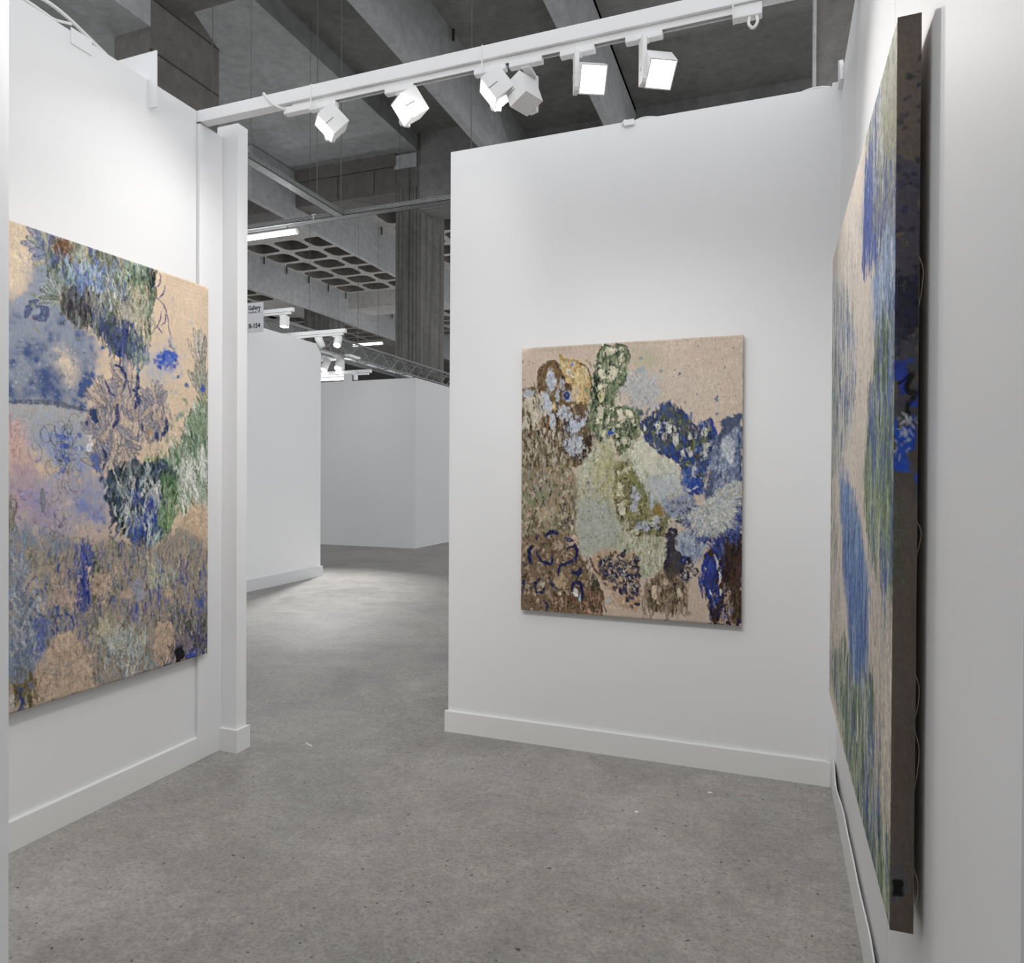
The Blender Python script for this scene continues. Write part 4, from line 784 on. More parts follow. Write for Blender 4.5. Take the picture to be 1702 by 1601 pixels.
('R','b6c2c8 8fa0b4 7488ac c4cacc',140,(18,44),(4,7),(7551,7143),0.9,[(7160,6977),(7885,6785),(8401,7157),(8157,7582),(7651,7808),(7215,7540)]),
('F','8799b5 6f82ac a9b4c2',70,(40,80),(4,8),4,5,0.9,[(7468,7251),(8403,7226),(8413,7679),(7478,7708)]),
('P','3b3842',0.97,6,1.6,[(6811,6914),(7066,6626),(7371,6761),(7206,7117),(7231,7469),(7694,7807),(7491,8306),(6800,8404),(6704,7981),(6912,7549)],0.15),
('R','35323c 3c4062 2a2830 5a4a48',120,(24,44),(4,7),(7380,7183),0.9,[(6768,6915),(7197,6694),(7171,7471),(7403,8239),(6754,8263),(6869,7550)]),
('P','22306c',0.95,3,1,[(7831,7803),(7810,7852),(7749,7893),(7661,7918),(7561,7921),(7472,7902),(7409,7865),(7385,7817),(7407,7767),(7468,7726),(7557,7702),(7656,7699),(7745,7718),(7808,7755)],0.15),
('B',350,(10,30),(3,6),12,40,0.85,[(6742,5711),(9927,4995),(9953,6911),(7651,7808),(6799,8333)]),
('P','423241',1,5,1.4,[(8412,7644),(8741,7356),(9068,7070),(9477,6854),(9955,7014),(9971,9941),(8816,9993),(8701,9304),(8393,8691),(8508,8198)],0.15),
('F','4a2f1c 2a4080 5a3a20 24346a 2f2620 2f4c94 603f22 3c2c20',300,(40,110),(7,14),-6,9,0.9,[(8498,7711),(9234,7066),(9890,7050),(9936,9861),(8881,9920),(8612,9099),(8433,8619)]),
('F','2947b0 1f3a9a 34469a',70,(30,80),(7,14),-8,10,0.9,[(8415,7784),(8997,7626),(9100,8522),(8954,9430),(8614,9169),(8391,8621)]),
('R','2a46a8 4a3324 20306c 6a78a8',90,(40,80),(5,9),(9753,8221),0.9,[(8574,7361),(9148,6930),(9842,6708),(9942,7186),(8996,7557)]),
('F','5a3a1c 4a2c14 3c2a1c',70,(60,120),(6,12),-4,5,0.9,[(9405,7338),(9897,7324),(9930,8831),(9438,8853)]),
('S','dcdcdc',13,1,[(8846,7575),(9019,7833),(9142,8140)]),
('S','d4d4d4',10,1,[(9075,8122),(9122,8383),(9102,8592)]),
('S','d6d4d0',8,0.95,[(8690,8803),(8761,8988)]),
('S','d6d4d0',8,0.95,[(9172,8768),(9143,8950)]),
('S','c9c4b8',4,0.95,[(8777,8987),(8921,9432)]),
('P','c4a686',0.95,5,1.2,[(9315,8859),(9560,8779),(9618,9534),(9298,9965),(9049,9979),(9246,9484)],0.15),
('F','5c4326 6f5638',40,(50,100),(6,11),0,4,0.9,[(9619,8845),(9914,8832),(9938,9929),(9644,9946)]),
('S','2c4cac',8,0.95,[(9188,9473),(9536,9538)]),
('S','2c4cac',8,0.95,[(9328,9445),(9255,9899)]),
('S','2c4cac',8,0.95,[(9452,9474),(9472,9645),(9293,9758)]),
('S','2c4cac',8,0.95,[(9549,9400),(9603,9604)]),
('P','846c4c',0.75,7,1.5,[(5839,8763),(6276,8495),(6797,8262),(7319,8348),(7714,8720),(7845,9626),(7650,9707),(7514,9362),(7262,9657),(6126,9716),(5939,9296)],0.15),
('F','45361f 8c7553 c4ad92 5c4a30 a08664',170,(24,64),(6,12),0,9,0.9,[(5884,8797),(6798,8297),(7671,8721),(7733,9562),(6125,9680)]),
('F','3f301c 4a3a24',60,(10,26),(6,12),0,40,0.9,[(5928,8795),(6799,8333),(7586,8725),(7345,9511),(6301,9636)]),
('P','ccb59a',1,4,1,[(6402,9025),(6393,9142),(6364,9238),(6319,9293),(6268,9295),(6221,9245),(6187,9152),(6173,9035),(6182,8917),(6212,8821),(6256,8767),(6307,8765),(6354,8815),(6388,8908)],0.15),
('P','c8b094',1,4,1,[(6918,8612),(6908,8680),(6878,8735),(6833,8767),(6783,8769),(6737,8741),(6704,8688),(6691,8621),(6701,8553),(6732,8497),(6776,8465),(6827,8463),(6873,8491),(6905,8544)],0.15),
('P','cfbaa0',0.95,4,1,[(7556,8937),(7544,9005),(7507,9061),(7453,9093),(7391,9096),(7335,9069),(7296,9016),(7281,8950),(7293,8882),(7330,8826),(7385,8794),(7446,8791),(7502,8819),(7541,8871)],0.15),
('F','6a5436 7f6a4a',26,(50,110),(4,7),0,3,0.9,[(5850,9300),(7853,9205),(7865,9766),(5863,9873)]),
('P','4a3f34',0.8,8,1.5,[(6665,8196),(6965,7972),(7316,8172),(7151,8531),(6800,8404)],0.15),
('L','1c2344 20284c 141c3a',22,(9,15),9,[(7381,8029),(7907,7800),(8293,7997),(8093,8494),(7497,8588)]),
('F','c9c6bc d0ccc0',18,(6,12),(6,9),0,60,0.9,[(7399,8063),(8250,7963),(8050,8495),(7539,8551)]),
('B',260,(12,40),(3,6),10,6,0.85,[(5838,8727),(6797,8262),(7800,8716),(7693,9705),(5949,9725)]),
('B',120,(30,60),(4,7),10,6,0.6,[(8498,7711),(9890,7050),(9936,9861),(8798,9924)]),
('S','dcdcdc',12,1,[(8846,7575),(9019,7833),(9142,8140)]),
('S','d4d4d4',9,1,[(9075,8122),(9122,8383),(9102,8592)]),
('S','d6d4d0',7,0.95,[(8690,8803),(8761,8988)]),
('S','d6d4d0',7,0.95,[(9172,8768),(9143,8950)]),
('F','2a1c14 1c1a24',60,(40,90),(4,8),-5,7,0.9,[(8833,7701),(9892,7118),(9935,9792),(8880,9850)]),
('R','2c4690 3f5aa0 22346c',70,(16,36),(3,6),(8547,6110),0.9,[(7667,6544),(8145,7024),(9150,7034),(9803,6778),(9958,5679),(10003,6226),(9727,7054),(8149,7198)]),
('R','dcd8cc c9cdd0',70,(16,40),(3,5),(8456,5833),0.9,[(8124,6046),(8949,5412),(9913,5131),(9913,6227),(9147,6861),(8142,6884)]),
('B',150,(8,18),(3,6),9,50,0.6,[(3634,7866),(5549,7769),(5716,8876),(3929,8661)]),
]
MARKS_LEFT = [
('P','e2c8a8',0.6,30,0.5,[(3472,5),(4266,19),(4132,780),(3909,1438),(3477,1621)],0.15),
('D','8f8f98 7a80a0',16,(6,12),0.3,[(3775,462),(4222,359),(4224,1053),(3777,1140)]),
('F','8a7a68 9a8a78',14,(40,90),(2.5,3.5),70,30,0.5,[(3515,135),(4220,-42),(4222,505),(3516,663)]),
('P','848fa4',0.9,20,0.4,[(3477,1621),(3954,1466),(4154,775),(4548,562),(4837,1083),(5286,1845),(5861,1997),(5943,2501),(5783,2834),(5497,3717),(4370,3764),(2988,3742),(2982,1775)],0.15),
('P','8893a6',0.9,26,1.0,[(3477,1621),(3954,1466),(4154,775),(4548,562),(4837,1083),(5286,1845),(5861,1997),(5943,2501),(5783,2834),(5497,3717),(4370,3764),(2988,3742),(2982,1775)],0.15),
('P','a4a7ae',0.9,20,0.4,[(2988,3725),(5445,3700),(5654,3903),(5870,5078),(5145,5149),(4008,4525),(2989,4067)],0.15),
('P','a2a6ac',0.9,24,1,[(3483,3693),(5445,3700),(5654,3903),(5870,5078),(5145,5149),(4008,4525),(3484,4044)],0.15),
('P','d8bf9f',0.9,24,1.1,[(4696,2455),(5037,2262),(5238,2696),(5547,2935),(5189,3161),(4746,3011)],0.15),
('P','40568a',0.7,17,1.5,[(3807,1947),(3783,1975),(3728,1999),(3654,2012),(3575,2012),(3507,2000),(3462,1978),(3451,1951),(3474,1923),(3527,1900),(3600,1886),(3680,1885),(3749,1897),(3795,1919)],0.15),
('P','40568a',0.7,17,1.5,[(4856,2156),(4806,2218),(4726,2262),(4630,2278),(4539,2264),(4470,2223),(4435,2163),(4443,2096),(4491,2035),(4570,1991),(4665,1974),(4757,1986),(4828,2027),(4864,2088)],0.15),
('P','40568a',0.7,17,1.5,[(4963,1717),(4954,1754),(4911,1793),(4845,1826),(4769,1849),(4697,1855),(4644,1844),(4620,1818),(4630,1782),(4671,1744),(4736,1710),(4812,1687),(4884,1681),(4939,1691)],0.15),
('P','40568a',0.7,17,1.5,[(5807,1925),(5776,1991),(5688,2052),(5562,2097),(5423,2115),(5300,2105),(5216,2068),(5186,2013),(5216,1949),(5300,1888),(5423,1844),(5561,1823),(5687,1832),(5775,1868)],0.15),
('P','40568a',0.7,17,1.5,[(5873,2351),(5861,2428),(5829,2492),(5782,2531),(5730,2537),(5683,2509),(5651,2452),(5639,2379),(5650,2303),(5682,2239),(5729,2200),(5781,2193),(5828,2221),(5861,2277)],0.15),
('P','40568a',0.7,17,1.5,[(4436,2524),(4404,2617),(4314,2699),(4186,2753),(4045,2769),(3919,2744),(3833,2684),(3803,2600),(3833,2510),(3918,2429),(4043,2374),(4184,2355),(4313,2378),(4403,2439)],0.15),
('P','40568a',0.7,17,1.5,[(4002,2504),(3989,2553),(3952,2595),(3898,2622),(3839,2629),(3787,2615),(3750,2582),(3737,2537),(3750,2489),(3786,2447),(3839,2420),(3898,2412),(3951,2426),(3988,2459)],0.15),
('P','40568a',0.7,17,1.5,[(4886,3044),(4833,3134),(4724,3203),(4583,3236),(4439,3229),(4319,3182),(4246,3106),(4234,3015),(4285,2927),(4389,2858),(4527,2823),(4672,2828),(4796,2873),(4873,2950)],0.15),
('P','40568a',0.7,17,1.5,[(5363,2412),(5308,2461),(5229,2488),(5143,2489),(5066,2464),(5013,2419),(4995,2361),(5014,2303),(5067,2255),(5145,2227),(5231,2224),(5309,2248),(5364,2294),(5383,2353)],0.15),
('P','40568a',0.7,17,1.5,[(3638,2797),(3629,2866),(3603,2923),(3565,2957),(3524,2961),(3486,2935),(3460,2884),(3451,2818),(3460,2750),(3485,2693),(3523,2659),(3564,2654),(3602,2680),(3629,2731)],0.15),
('P','40568a',0.7,17,1.5,[(4094,3435),(4059,3507),(3960,3570),(3818,3610),(3663,3620),(3525,3600),(3431,3553),(3398,3488),(3431,3419),(3525,3358),(3662,3316),(3817,3303),(3959,3322),(4058,3369)],0.15),
('P','40568a',0.7,17,1.5,[(4508,3145),(4480,3227),(4403,3298),(4292,3343),(4169,3352),(4061,3326),(3986,3270),(3959,3194),(3985,3113),(4060,3043),(4168,2998),(4291,2986),(4402,3010),(4480,3067)],0.15),
('P','40568a',0.7,17,1.5,[(4844,3341),(4815,3398),(4735,3449),(4620,3481),(4493,3491),(4381,3475),(4304,3437),(4276,3385),(4303,3329),(4380,3279),(4493,3245),(4619,3235),(4734,3250),(4814,3287)],0.15),
('P','40568a',0.7,17,1.5,[(5755,2938),(5706,3092),(5625,3214),(5530,3280),(5439,3277),(5369,3208),(5335,3085),(5342,2933),(5390,2781),(5469,2659),(5563,2590),(5656,2590),(5727,2658),(5762,2783)],0.15),
('P','40568a',0.7,17,1.5,[(5579,3451),(5547,3570),(5484,3665),(5404,3717),(5323,3716),(5256,3664),(5216,3570),(5211,3453),(5242,3336),(5303,3241),(5382,3188),(5464,3186),(5533,3238),(5574,3333)],0.15),
('P','40568a',0.7,17,1.5,[(5160,3469),(5138,3520),(5077,3564),(4990,3592),(4894,3598),(4808,3582),(4749,3547),(4728,3499),(4749,3449),(4808,3406),(4893,3377),(4989,3370),(5077,3385),(5138,3421)],0.15),
('S','2c3f7c',36,0.75,[(3911,1869),(3999,1692),(4225,1564),(4387,1628),(4364,1797),(4135,1870)]),
('P','8690a4',0.8,10,1,[(4221,1729),(4210,1759),(4180,1787),(4136,1806),(4088,1814),(4045,1808),(4015,1790),(4004,1764),(4015,1734),(4044,1706),(4088,1687),(4136,1679),(4180,1684),(4210,1702)],0.15),
('P','2f4f8c',0.8,12,1.5,[(5443,3061),(5783,2637),(5757,3033),(5497,3717),(5241,3655),(5290,3229)],0.15),
('S','4a5570',20,0.75,[(3483,3675),(4323,3601),(5041,3629),(5549,3694)]),
('D','2c4078 5a6c98 c3c9d0',330,(2,5),0.6,[(3479,2323),(4647,2163),(5862,2392),(5445,3604),(3483,3658)]),
('P','cda9a0',0.85,30,1.2,[(3399,3978),(3873,4097),(3964,4777),(4327,4958),(4329,5581),(3404,5551)],0.15),
('P','b58aa0',0.7,28,1.2,[(3402,4922),(4098,4849),(4374,5068),(4191,5576),(3404,5551)],0.15),
('P','7f93c4',0.65,30,1.3,[(4096,4124),(4701,4062),(5243,4383),(5144,5073),(4373,4921)],0.15),
('P','8b93c8',0.7,26,1.2,[(5143,4691),(5869,4999),(6088,5558),(5246,5380)],0.15),
('P','d9bf9c',0.8,24,1,[(5553,5154),(6196,5120),(6309,5524),(5658,5428)],0.15),
('F','c48f94 b8808c d0a090',60,(30,70),(3,5),0,10,0.6,[(3484,4009),(3829,3992),(3831,4778),(3486,4781)]),
('L','34384a 3f4658',46,(20,42),3.2,[(3787,4779),(4325,4335),(4846,4055),(5242,3923),(5192,4232),(5449,4843),(4947,5488),(4562,5477),(4560,4884)]),
('D','2450b8 3a5cc0',40,(5,14),0.7,[(4559,4290),(5395,4225),(5449,5075),(4705,5369)]),
('P','6e765c',1,6,1.5,[(4153,157),(4368,-13),(7784,-11),(7772,529),(7661,1493),(7538,2385),(7231,2314),(6697,2354),(6078,2067),(5860,1681),(5236,1852),(4961,1666),(4550,1249),(4643,784),(4314,485)],0.15),
('F','39422f 5d6b4c 8a957a a5ae98 4c5f9c 2c3350 c9b596 7d8f9c 6b7a58 49563c',640,(40,110),(9,22),0,13,0.9,[(4198,182),(4405,3),(7784,10),(7661,1493),(7507,2346),(6697,2313),(6078,2027),(5753,1697),(5236,1814),(4597,1240),(4643,784)]),
('F','9fb0a0 c9d0c4 e4e2d8 7f9a94 5a7fc0',110,(30,80),(5,11),6,16,0.9,[(4690,438),(7720,67),(7473,1181),(6076,1408),(5233,1008)]),
('G',(4547,377),120,-150,40,11,26,'5a6aa0 7a7a40 3a4068','8a9a8c b0a888 7f8cb0'),
('P','6b4423',0.95,7,1.4,[(4641,113),(5030,-37),(5130,187),(4835,406),(4642,374)],0.15),
('F','8a5a30 4a2f1c 9a7450',30,(20,44),(8,14),0,40,0.9,[(4665,107),(5080,8),(5081,313),(4666,406)]),
('P','353341',0.95,8,1.5,[(5033,970),(5284,883),(5646,1048),(5779,1457),(5543,1807),(5286,1537),(4961,1514)],0.15),
('F','2a2934 4a4a5c 8f8a80 23222c',80,(50,110),(6,12),0,8,0.9,[(4984,980),(5751,1029),(5700,1705),(5035,1540)]),
('F','6f88c8 4a66b0 9cb4d4 7fb0b0',60,(24,60),(8,16),0,25,0.9,[(4982,525),(6073,291),(6074,850),(4984,1055)]),
('G',(4935,1292),130,-120,-20,8,22,'d0d4c4 c0c8c0 4a5240','6a7860 7f8a90'),
('P','394a90',0.9,6,1.8,[(5940,1470),(6298,1695),(6959,1805),(6931,2099),(6709,2353),(6299,2219),(6023,1975)],0.15),
('F','2f3f86 45599c 262c50 5a6c50',110,(50,110),(8,15),0,7,0.9,[(5913,1435),(6989,1801),(6726,2289),(6077,1967)]),
('F','7d9a74 4f6b46 a4b496 35482e 8fa884',150,(50,120),(8,17),0,10,0.9,[(6807,92),(7752,17),(7661,1407),(7538,2321),(7170,2321),(6928,1270)]),
('F','d6bd98 c9b08c',34,(40,100),(9,16),0,8,0.9,[(7105,655),(7533,575),(7536,1682),(7108,1742)]),
('F','3a4f9c 2c3a70',40,(40,90),(7,13),0,8,0.9,[(6636,990),(6987,927),(7413,2038),(7662,2007),(7601,2357),(7170,2321)]),
('S','262c30',26,0.95,[(7720,24),(7753,275),(7646,596)]),
('G',(7412,1530),170,-70,20,9,26,'4a5c40 8a9a80 2f3c30','8f9c80 c0b898'),
('S','54508c',7,0.95,[(8009,50),(8042,174),(7945,388),(7722,518)]),
('S','54508c',7,0.95,[(8206,338),(8173,498),(8011,680),(7882,725)]),
('S','54508c',7,0.95,[(7914,719),(8174,848),(8307,1089),(8341,1304)]),
('S','54508c',7,0.95,[(8077,1017),(8012,1267),(7852,1465)]),
('S','54508c',7,0.95,[(8241,1056),(8208,1237),(8077,1344)]),
('S','54508c',7,0.95,[(8341,1304),(8409,1603),(8443,1820)]),
('S','54508c',7,0.95,[(8342,1657),(8410,1824),(8579,1892)]),
('S','54508c',7,0.95,[(7916,1412),(8111,1558)]),
('P','a3aabb',0.7,40,1,[(7476,2285),(8243,1670),(8716,1874),(8581,2515),(7856,3062),(7294,3065)],0.15),
('P','3f66c4',0.85,18,2,[(8648,2128),(8614,2214),(8520,2289),(8385,2340),(8237,2356),(8105,2335),(8015,2281),(7982,2206),(8014,2123),(8104,2048),(8236,1996),(8384,1978),(8519,1997),(8614,2051)],0.15),
('D','1f48c0 2c58c8',60,(4,11),0.85,[(8785,2157),(8716,2288),(8529,2398),(8278,2457),(8032,2451),(7854,2382),(7790,2271),(7854,2145),(8031,2036),(8277,1974),(8528,1975),(8716,2042)]),
('P','b0aab0',0.75,7,0.8,[(8589,598),(8581,631),(8558,659),(8526,679),(8490,685),(8457,677),(8435,657),(8427,627),(8434,595),(8457,567),(8489,547),(8525,540),(8558,548),(8581,569)],0.15),
('P','b0aab0',0.75,7,0.8,[(9349,1059),(9342,1088),(9322,1114),(9293,1131),(9261,1136),(9232,1128),(9212,1108),(9205,1082),(9212,1053),(9232,1027),(9261,1011),(9293,1006),(9322,1013),(9342,1033)],0.15),
('P','b0aab0',0.75,7,0.8,[(9115,1983),(9106,2008),(9083,2030),(9049,2044),(9011,2049),(8977,2042),(8954,2026),(8945,2004),(8954,1979),(8977,1957),(9011,1943),(9048,1938),(9082,1945),(9106,1961)],0.15),
('P','b0aab0',0.75,7,0.8,[(8527,2964),(8519,2996),(8497,3022),(8465,3038),(8429,3041),(8396,3030),(8374,3007),(8366,2977),(8374,2946),(8396,2920),(8428,2903),(8464,2900),(8497,2911),(8519,2934)],0.15),
('P','b0aab0',0.75,7,0.8,[(8852,3568),(8842,3600),(8815,3626),(8776,3642),(8733,3644),(8695,3632),(8668,3609),(8658,3579),(8668,3547),(8694,3521),(8733,3505),(8776,3502),(8815,3514),(8842,3537)],0.15),
('P','b0aab0',0.75,7,0.8,[(8691,2995),(8684,3021),(8663,3043),(8633,3057),(8599,3059),(8569,3050),(8549,3032),(8541,3007),(8548,2982),(8569,2960),(8599,2946),(8632,2944),(8663,2952),(8684,2971)],0.15),
('P','b0aab0',0.75,7,0.8,[(9154,3414),(9146,3438),(9122,3459),(9088,3471),(9050,3474),(9016,3465),(8993,3448),(8984,3425),(8993,3401),(9016,3380),(9050,3367),(9088,3365),(9122,3373),(9146,3391)],0.15),
('P','b0aab0',0.75,7,0.8,[(8511,4430),(8502,4461),(8476,4486),(8438,4500),(8396,4501),(8359,4488),(8333,4464),(8323,4434),(8332,4403),(8358,4378),(8396,4363),(8438,4362),(8475,4375),(8502,4399)],0.15),
('P','b0aab0',0.75,7,0.8,[(8909,4115),(8901,4142),(8878,4165),(8844,4178),(8807,4180),(8774,4168),(8751,4147),(8742,4120),(8751,4093),(8773,4070),(8807,4057),(8844,4056),(8877,4067),(8901,4088)],0.15),
('P','b0aab0',0.75,7,0.8,[(9428,3328),(9421,3353),(9401,3373),(9371,3386),(9339,3388),(9310,3379),(9290,3361),(9283,3338),(9290,3313),(9310,3293),(9339,3280),(9371,3278),(9400,3287),(9421,3305)],0.15),
('P','b0aab0',0.75,7,0.8,[(8653,3981),(8646,4004),(8627,4023),(8600,4035),(8570,4036),(8542,4027),(8523,4009),(8517,3986),(8523,3963),(8542,3943),(8569,3932),(8599,3931),(8627,3940),(8646,3958)],0.15),
('P','4a6ca0',0.9,4,1,[(8787,2575),(8780,2595),(8761,2612),(8733,2624),(8702,2627),(8675,2621),(8656,2607),(8649,2588),(8656,2568),(8675,2551),(8702,2539),(8733,2536),(8760,2542),(8780,2556)],0.15),
('P','4a6ca0',0.9,4,1,[(9124,2742),(9117,2771),(9097,2795),(9069,2809),(9037,2812),(9009,2802),(8989,2782),(8982,2755),(8989,2727),(9009,2703),(9037,2688),(9068,2685),(9097,2695),(9117,2715)],0.15),
('P','b09c92',0.8,14,1.3,[(5865,3419),(6301,2864),(6640,2586),(7231,2608),(7233,3322),(7729,3072),(8247,3163),(8349,3949),(7859,4357),(7056,4377),(6880,5085),(6087,5199),(5761,4370),(5549,3908)],0.15),
('F','9a8f90 b5a08c 6f7286 c9b096 54597c 8c7f70 a9a4ac d2bea4',330,(34,90),(6,13),-8,22,0.9,[(5812,3541),(6583,2674),(7232,2650),(7233,3322),(8181,3168),(8315,3950),(7796,4316),(6996,4379),(6880,5043),(6086,5159),(5602,3984)]),
('G',(6904,3035),150,-60,10,7,24,'3c4468 4a4c60 2c3454 6a6070','b09c90 c6ae98 9a94a0 8f8a94'),
('G',(6387,3625),170,-70,10,8,24,'3c4468 4a4c60 2c3454 6a6070','b09c90 c6ae98 9a94a0 8f8a94'),
('G',(7052,3126),140,120,200,6,24,'3c4468 4a4c60 2c3454 6a6070','b09c90 c6ae98 9a94a0 8f8a94'),
('G',(6360,3869),150,110,230,7,24,'3c4468 4a4c60 2c3454 6a6070','b09c90 c6ae98 9a94a0 8f8a94'),
('G',(7921,3490),140,-70,40,9,24,'3c4468 4a4c60 2c3454 6a6070','b09c90 c6ae98 9a94a0 8f8a94'),
('G',(7890,3665),120,120,220,8,24,'3c4468 4a4c60 2c3454 6a6070','b09c90 c6ae98 9a94a0 8f8a94'),
('G',(6588,4307),130,100,220,8,24,'3c4468 4a4c60 2c3454 6a6070','b09c90 c6ae98 9a94a0 8f8a94'),
('G',(6084,4202),120,-90,10,6,24,'3c4468 4a4c60 2c3454 6a6070','b09c90 c6ae98 9a94a0 8f8a94'),
('G',(7235,3910),120,-60,60,7,24,'3c4468 4a4c60 2c3454 6a6070','b09c90 c6ae98 9a94a0 8f8a94'),
('G',(6196,4920),130,-80,10,7,24,'3c4468 4a4c60 2c3454 6a6070','b09c90 c6ae98 9a94a0 8f8a94'),
('S','2c3f78',14,0.95,[(6458,2565),(6640,2586),(6815,2815),(6757,3068)]),
('S','2c3f78',12,0.95,[(6146,2959),(6302,3186),(6460,3296)]),
('S','2c3f78',20,0.95,[(7232,2650),(7202,2989),(7052,3085)]),
('S','2c3f78',22,0.95,[(7172,3075),(7233,3322),(7113,3540)]),
('S','2c3f78',18,0.95,[(6528,3494),(6541,3779),(6417,4028)]),
('S','2c3f78',14,0.95,[(6085,4541),(6167,4679),(6086,4999)]),
('S','2c3f78',20,0.95,[(8281,3688),(8262,3996),(8118,4133)]),
('S','2c3f78',14,0.95,[(7357,3863),(7450,4070)]),
('S','2c3f78',20,0.95,[(7891,4054),(7923,4247)]),
('P','27406e',0.95,6,1.4,[(5549,3908),(5680,3628),(5865,3616),(5947,3889),(5867,4011),(5627,3787),(5602,4140)],0.15),
('P','d8d4dc',0.8,8,1,[(5740,4410),(5732,4512),(5709,4594),(5675,4640),(5637,4641),(5604,4596),(5580,4515),(5572,4414),(5580,4312),(5603,4230),(5636,4184),(5674,4182),(5707,4226),(5731,4308)],0.15),
('P','4a66a8',0.85,10,1.8,[(5656,4685),(5922,4603),(6032,5079),(5789,5038)],0.15),
('P','c08f4a',0.7,7,1,[(7769,4058),(7759,4100),(7731,4134),(7691,4153),(7646,4155),(7606,4138),(7578,4106),(7568,4066),(7578,4025),(7605,3991),(7645,3971),(7690,3969),(7731,3986),(7759,4018)],0.15),
('P','4fa0b8',0.7,6,1,[(7329,2556),(7319,2590),(7292,2619),(7253,2637),(7210,2642),(7171,2631),(7144,2607),(7135,2576),(7144,2542),(7171,2513),(7210,2494),(7253,2490),(7292,2500),(7319,2524)],0.15),
('G',(9758,2397),240,-28,6,9,26,'4a4a48 6a645c 8f887c','c2b09c a89c8c d0c6b4'),
('G',(9873,3229),230,-40,10,10,24,'4a5048 8c8f88 3a4038','b8b0a0 9ca08c'),
('P','3a50c0',0.9,5,1,[(9879,2760),(9867,2814),(9834,2859),(9786,2886),(9732,2891),(9685,2871),(9651,2832),(9640,2780),(9651,2727),(9684,2682),(9732,2654),(9785,2649),(9833,2669),(9867,2708)],0.15),
('P','6f8560',0.85,12,1.6,[(9986,3033),(9574,3249),(9035,3784),(8944,4285),(8519,4740),(8055,4918),(7733,4661),(7421,4834),(7485,5598),(9993,5764)],0.15),
('F','4b6a45 7d9a72 b5c4a8 d5d8cc 35502f 93a58a 5f8a5c 8fa890',520,(50,130),(8,18),14,14,0.9,[(9971,3129),(9574,3296),(9070,3783),(8945,4330),(8185,4743),(7545,4961),(7547,5600),(9978,5670)]),
('G',(9951,4212),190,-60,0,11,22,'35502f 6a8a60 a8b89c','8fa884 6f8a64'),
('P','8aa05c',0.95,7,1.2,[(7421,4749),(7733,4661),(8054,4744),(7990,5092),(7546,5046)],0.15),
('S','2f4a3c',36,0.95,[(8087,4744),(8252,4962),(8253,5357)]),
('P','7fa0a8',0.9,7,1,[(8238,4962),(8227,5030),(8194,5085),(8147,5115),(8094,5115),(8047,5084),(8015,5030),(8003,4962),(8014,4894),(8046,4839),(8093,4809),(8146,4808),(8193,4839),(8226,4893)],0.15),
('F','dfe0d6 c6cfc0 e6e2da',70,(40,100),(8,16),10,10,0.9,[(8519,4918),(9951,4259),(9978,5670),(8253,5620)]),
('B',900,(18,60),(4,9),18,10,0.85,[(4198,182),(7784,10),(7538,2363),(6078,2047),(4961,1666)]),
('B',500,(18,60),(4,9),16,16,0.85,[(7482,4706),(9986,3080),(9993,5670),(7485,5598)]),
('P','a79fae',0.85,20,0.6,[(2908,5142),(6272,5179),(6350,6377),(6973,6782),(2912,6335)],0.15),
('P','b99aa2',0.8,26,1.3,[(3348,5241),(3988,5251),(4357,5554),(4173,6185),(3351,6039)],0.15),
('P','9a90b4',0.7,28,1.3,[(3870,5539),(4546,5460),(4740,6171),(3991,6125)],0.15),
('P','8d97bc',0.8,28,1.3,[(4609,5261),(6049,5284),(6275,6318),(5272,6048),(4675,5714)],0.15),
('P','cdb29c',0.7,24,1,[(4673,5362),(5271,5582),(5069,5832),(4675,5714)],0.15),
('P','cbae98',0.8,24,1.2,[(5273,6151),(6275,6318),(6814,6797),(5343,6622)],0.15),
('D','5c60b0 7a6ca8 b08090',160,(3,10),0.5,[(3577,5387),(6050,5499),(6351,6486),(3813,6307)]),
('P','6f80c0',0.6,20,1.5,[(5271,5582),(5905,5868),(6274,6101),(6052,6250),(5410,5951)],0.15),
('F','8a8474 6f6c60',40,(30,70),(4,7),0,8,0.9,[(3440,5667),(3664,5676),(3666,6296),(3442,6281)]),
('S','6f7c80',22,0.8,[(4325,5454),(4358,5900)]),
('L','3a3f4c',34,(14,36),3,[(3579,6243),(4421,6002),(4803,5365),(5270,5323),(4675,5865),(5411,6628),(3814,6692)]),
('P','37465a',0.92,8,1.8,[(6161,5502),(6271,5071),(6809,4796),(8143,4847),(8687,5206),(8552,6222),(8149,6790),(7630,6951),(7215,6886),(6657,6452),(6350,6160)],0.15),
('F','22344a 39557c 2c3f38 7c93a0 c8cfc8 2b3c30 4d6a70 1c2430',330,(44,120),(9,18),-6,20,0.9,[(6198,5503),(6347,5017),(8144,4905),(8595,5325),(8415,6275),(7715,6871),(7215,6830),(6502,6278)]),
('F','7f8c90 cfd4cc e4e0da b8c4c8',70,(40,90),(7,13),-4,18,0.9,[(6423,5181),(7969,5139),(8147,6260),(7296,6666),(6578,6062)]),
('F','2c50b4 3a62c0',50,(40,90),(7,12),10,14,0.9,[(6969,5635),(8058,5668),(8059,6196),(7463,6965),(7053,6872)]),
('F','4d7a44 6a9a58 8fb070 3a5c34',90,(50,120),(9,17),-14,10,0.9,[(8144,5200),(8780,5207),(8598,6225),(8149,6731),(8059,6020)]),
('S','a9c080',20,0.95,[(8414,5739),(8344,6330)]),
('S','b9d8d0',16,0.95,[(8060,6489),(7715,6929)]),
('S','cfe0d8',14,0.95,[(7629,6288),(7588,6918)]),
('P','d2b28c',0.97,12,1,[(8970,6001),(10005,5919),(10008,7062),(9067,6861),(8783,6476)],0.15),
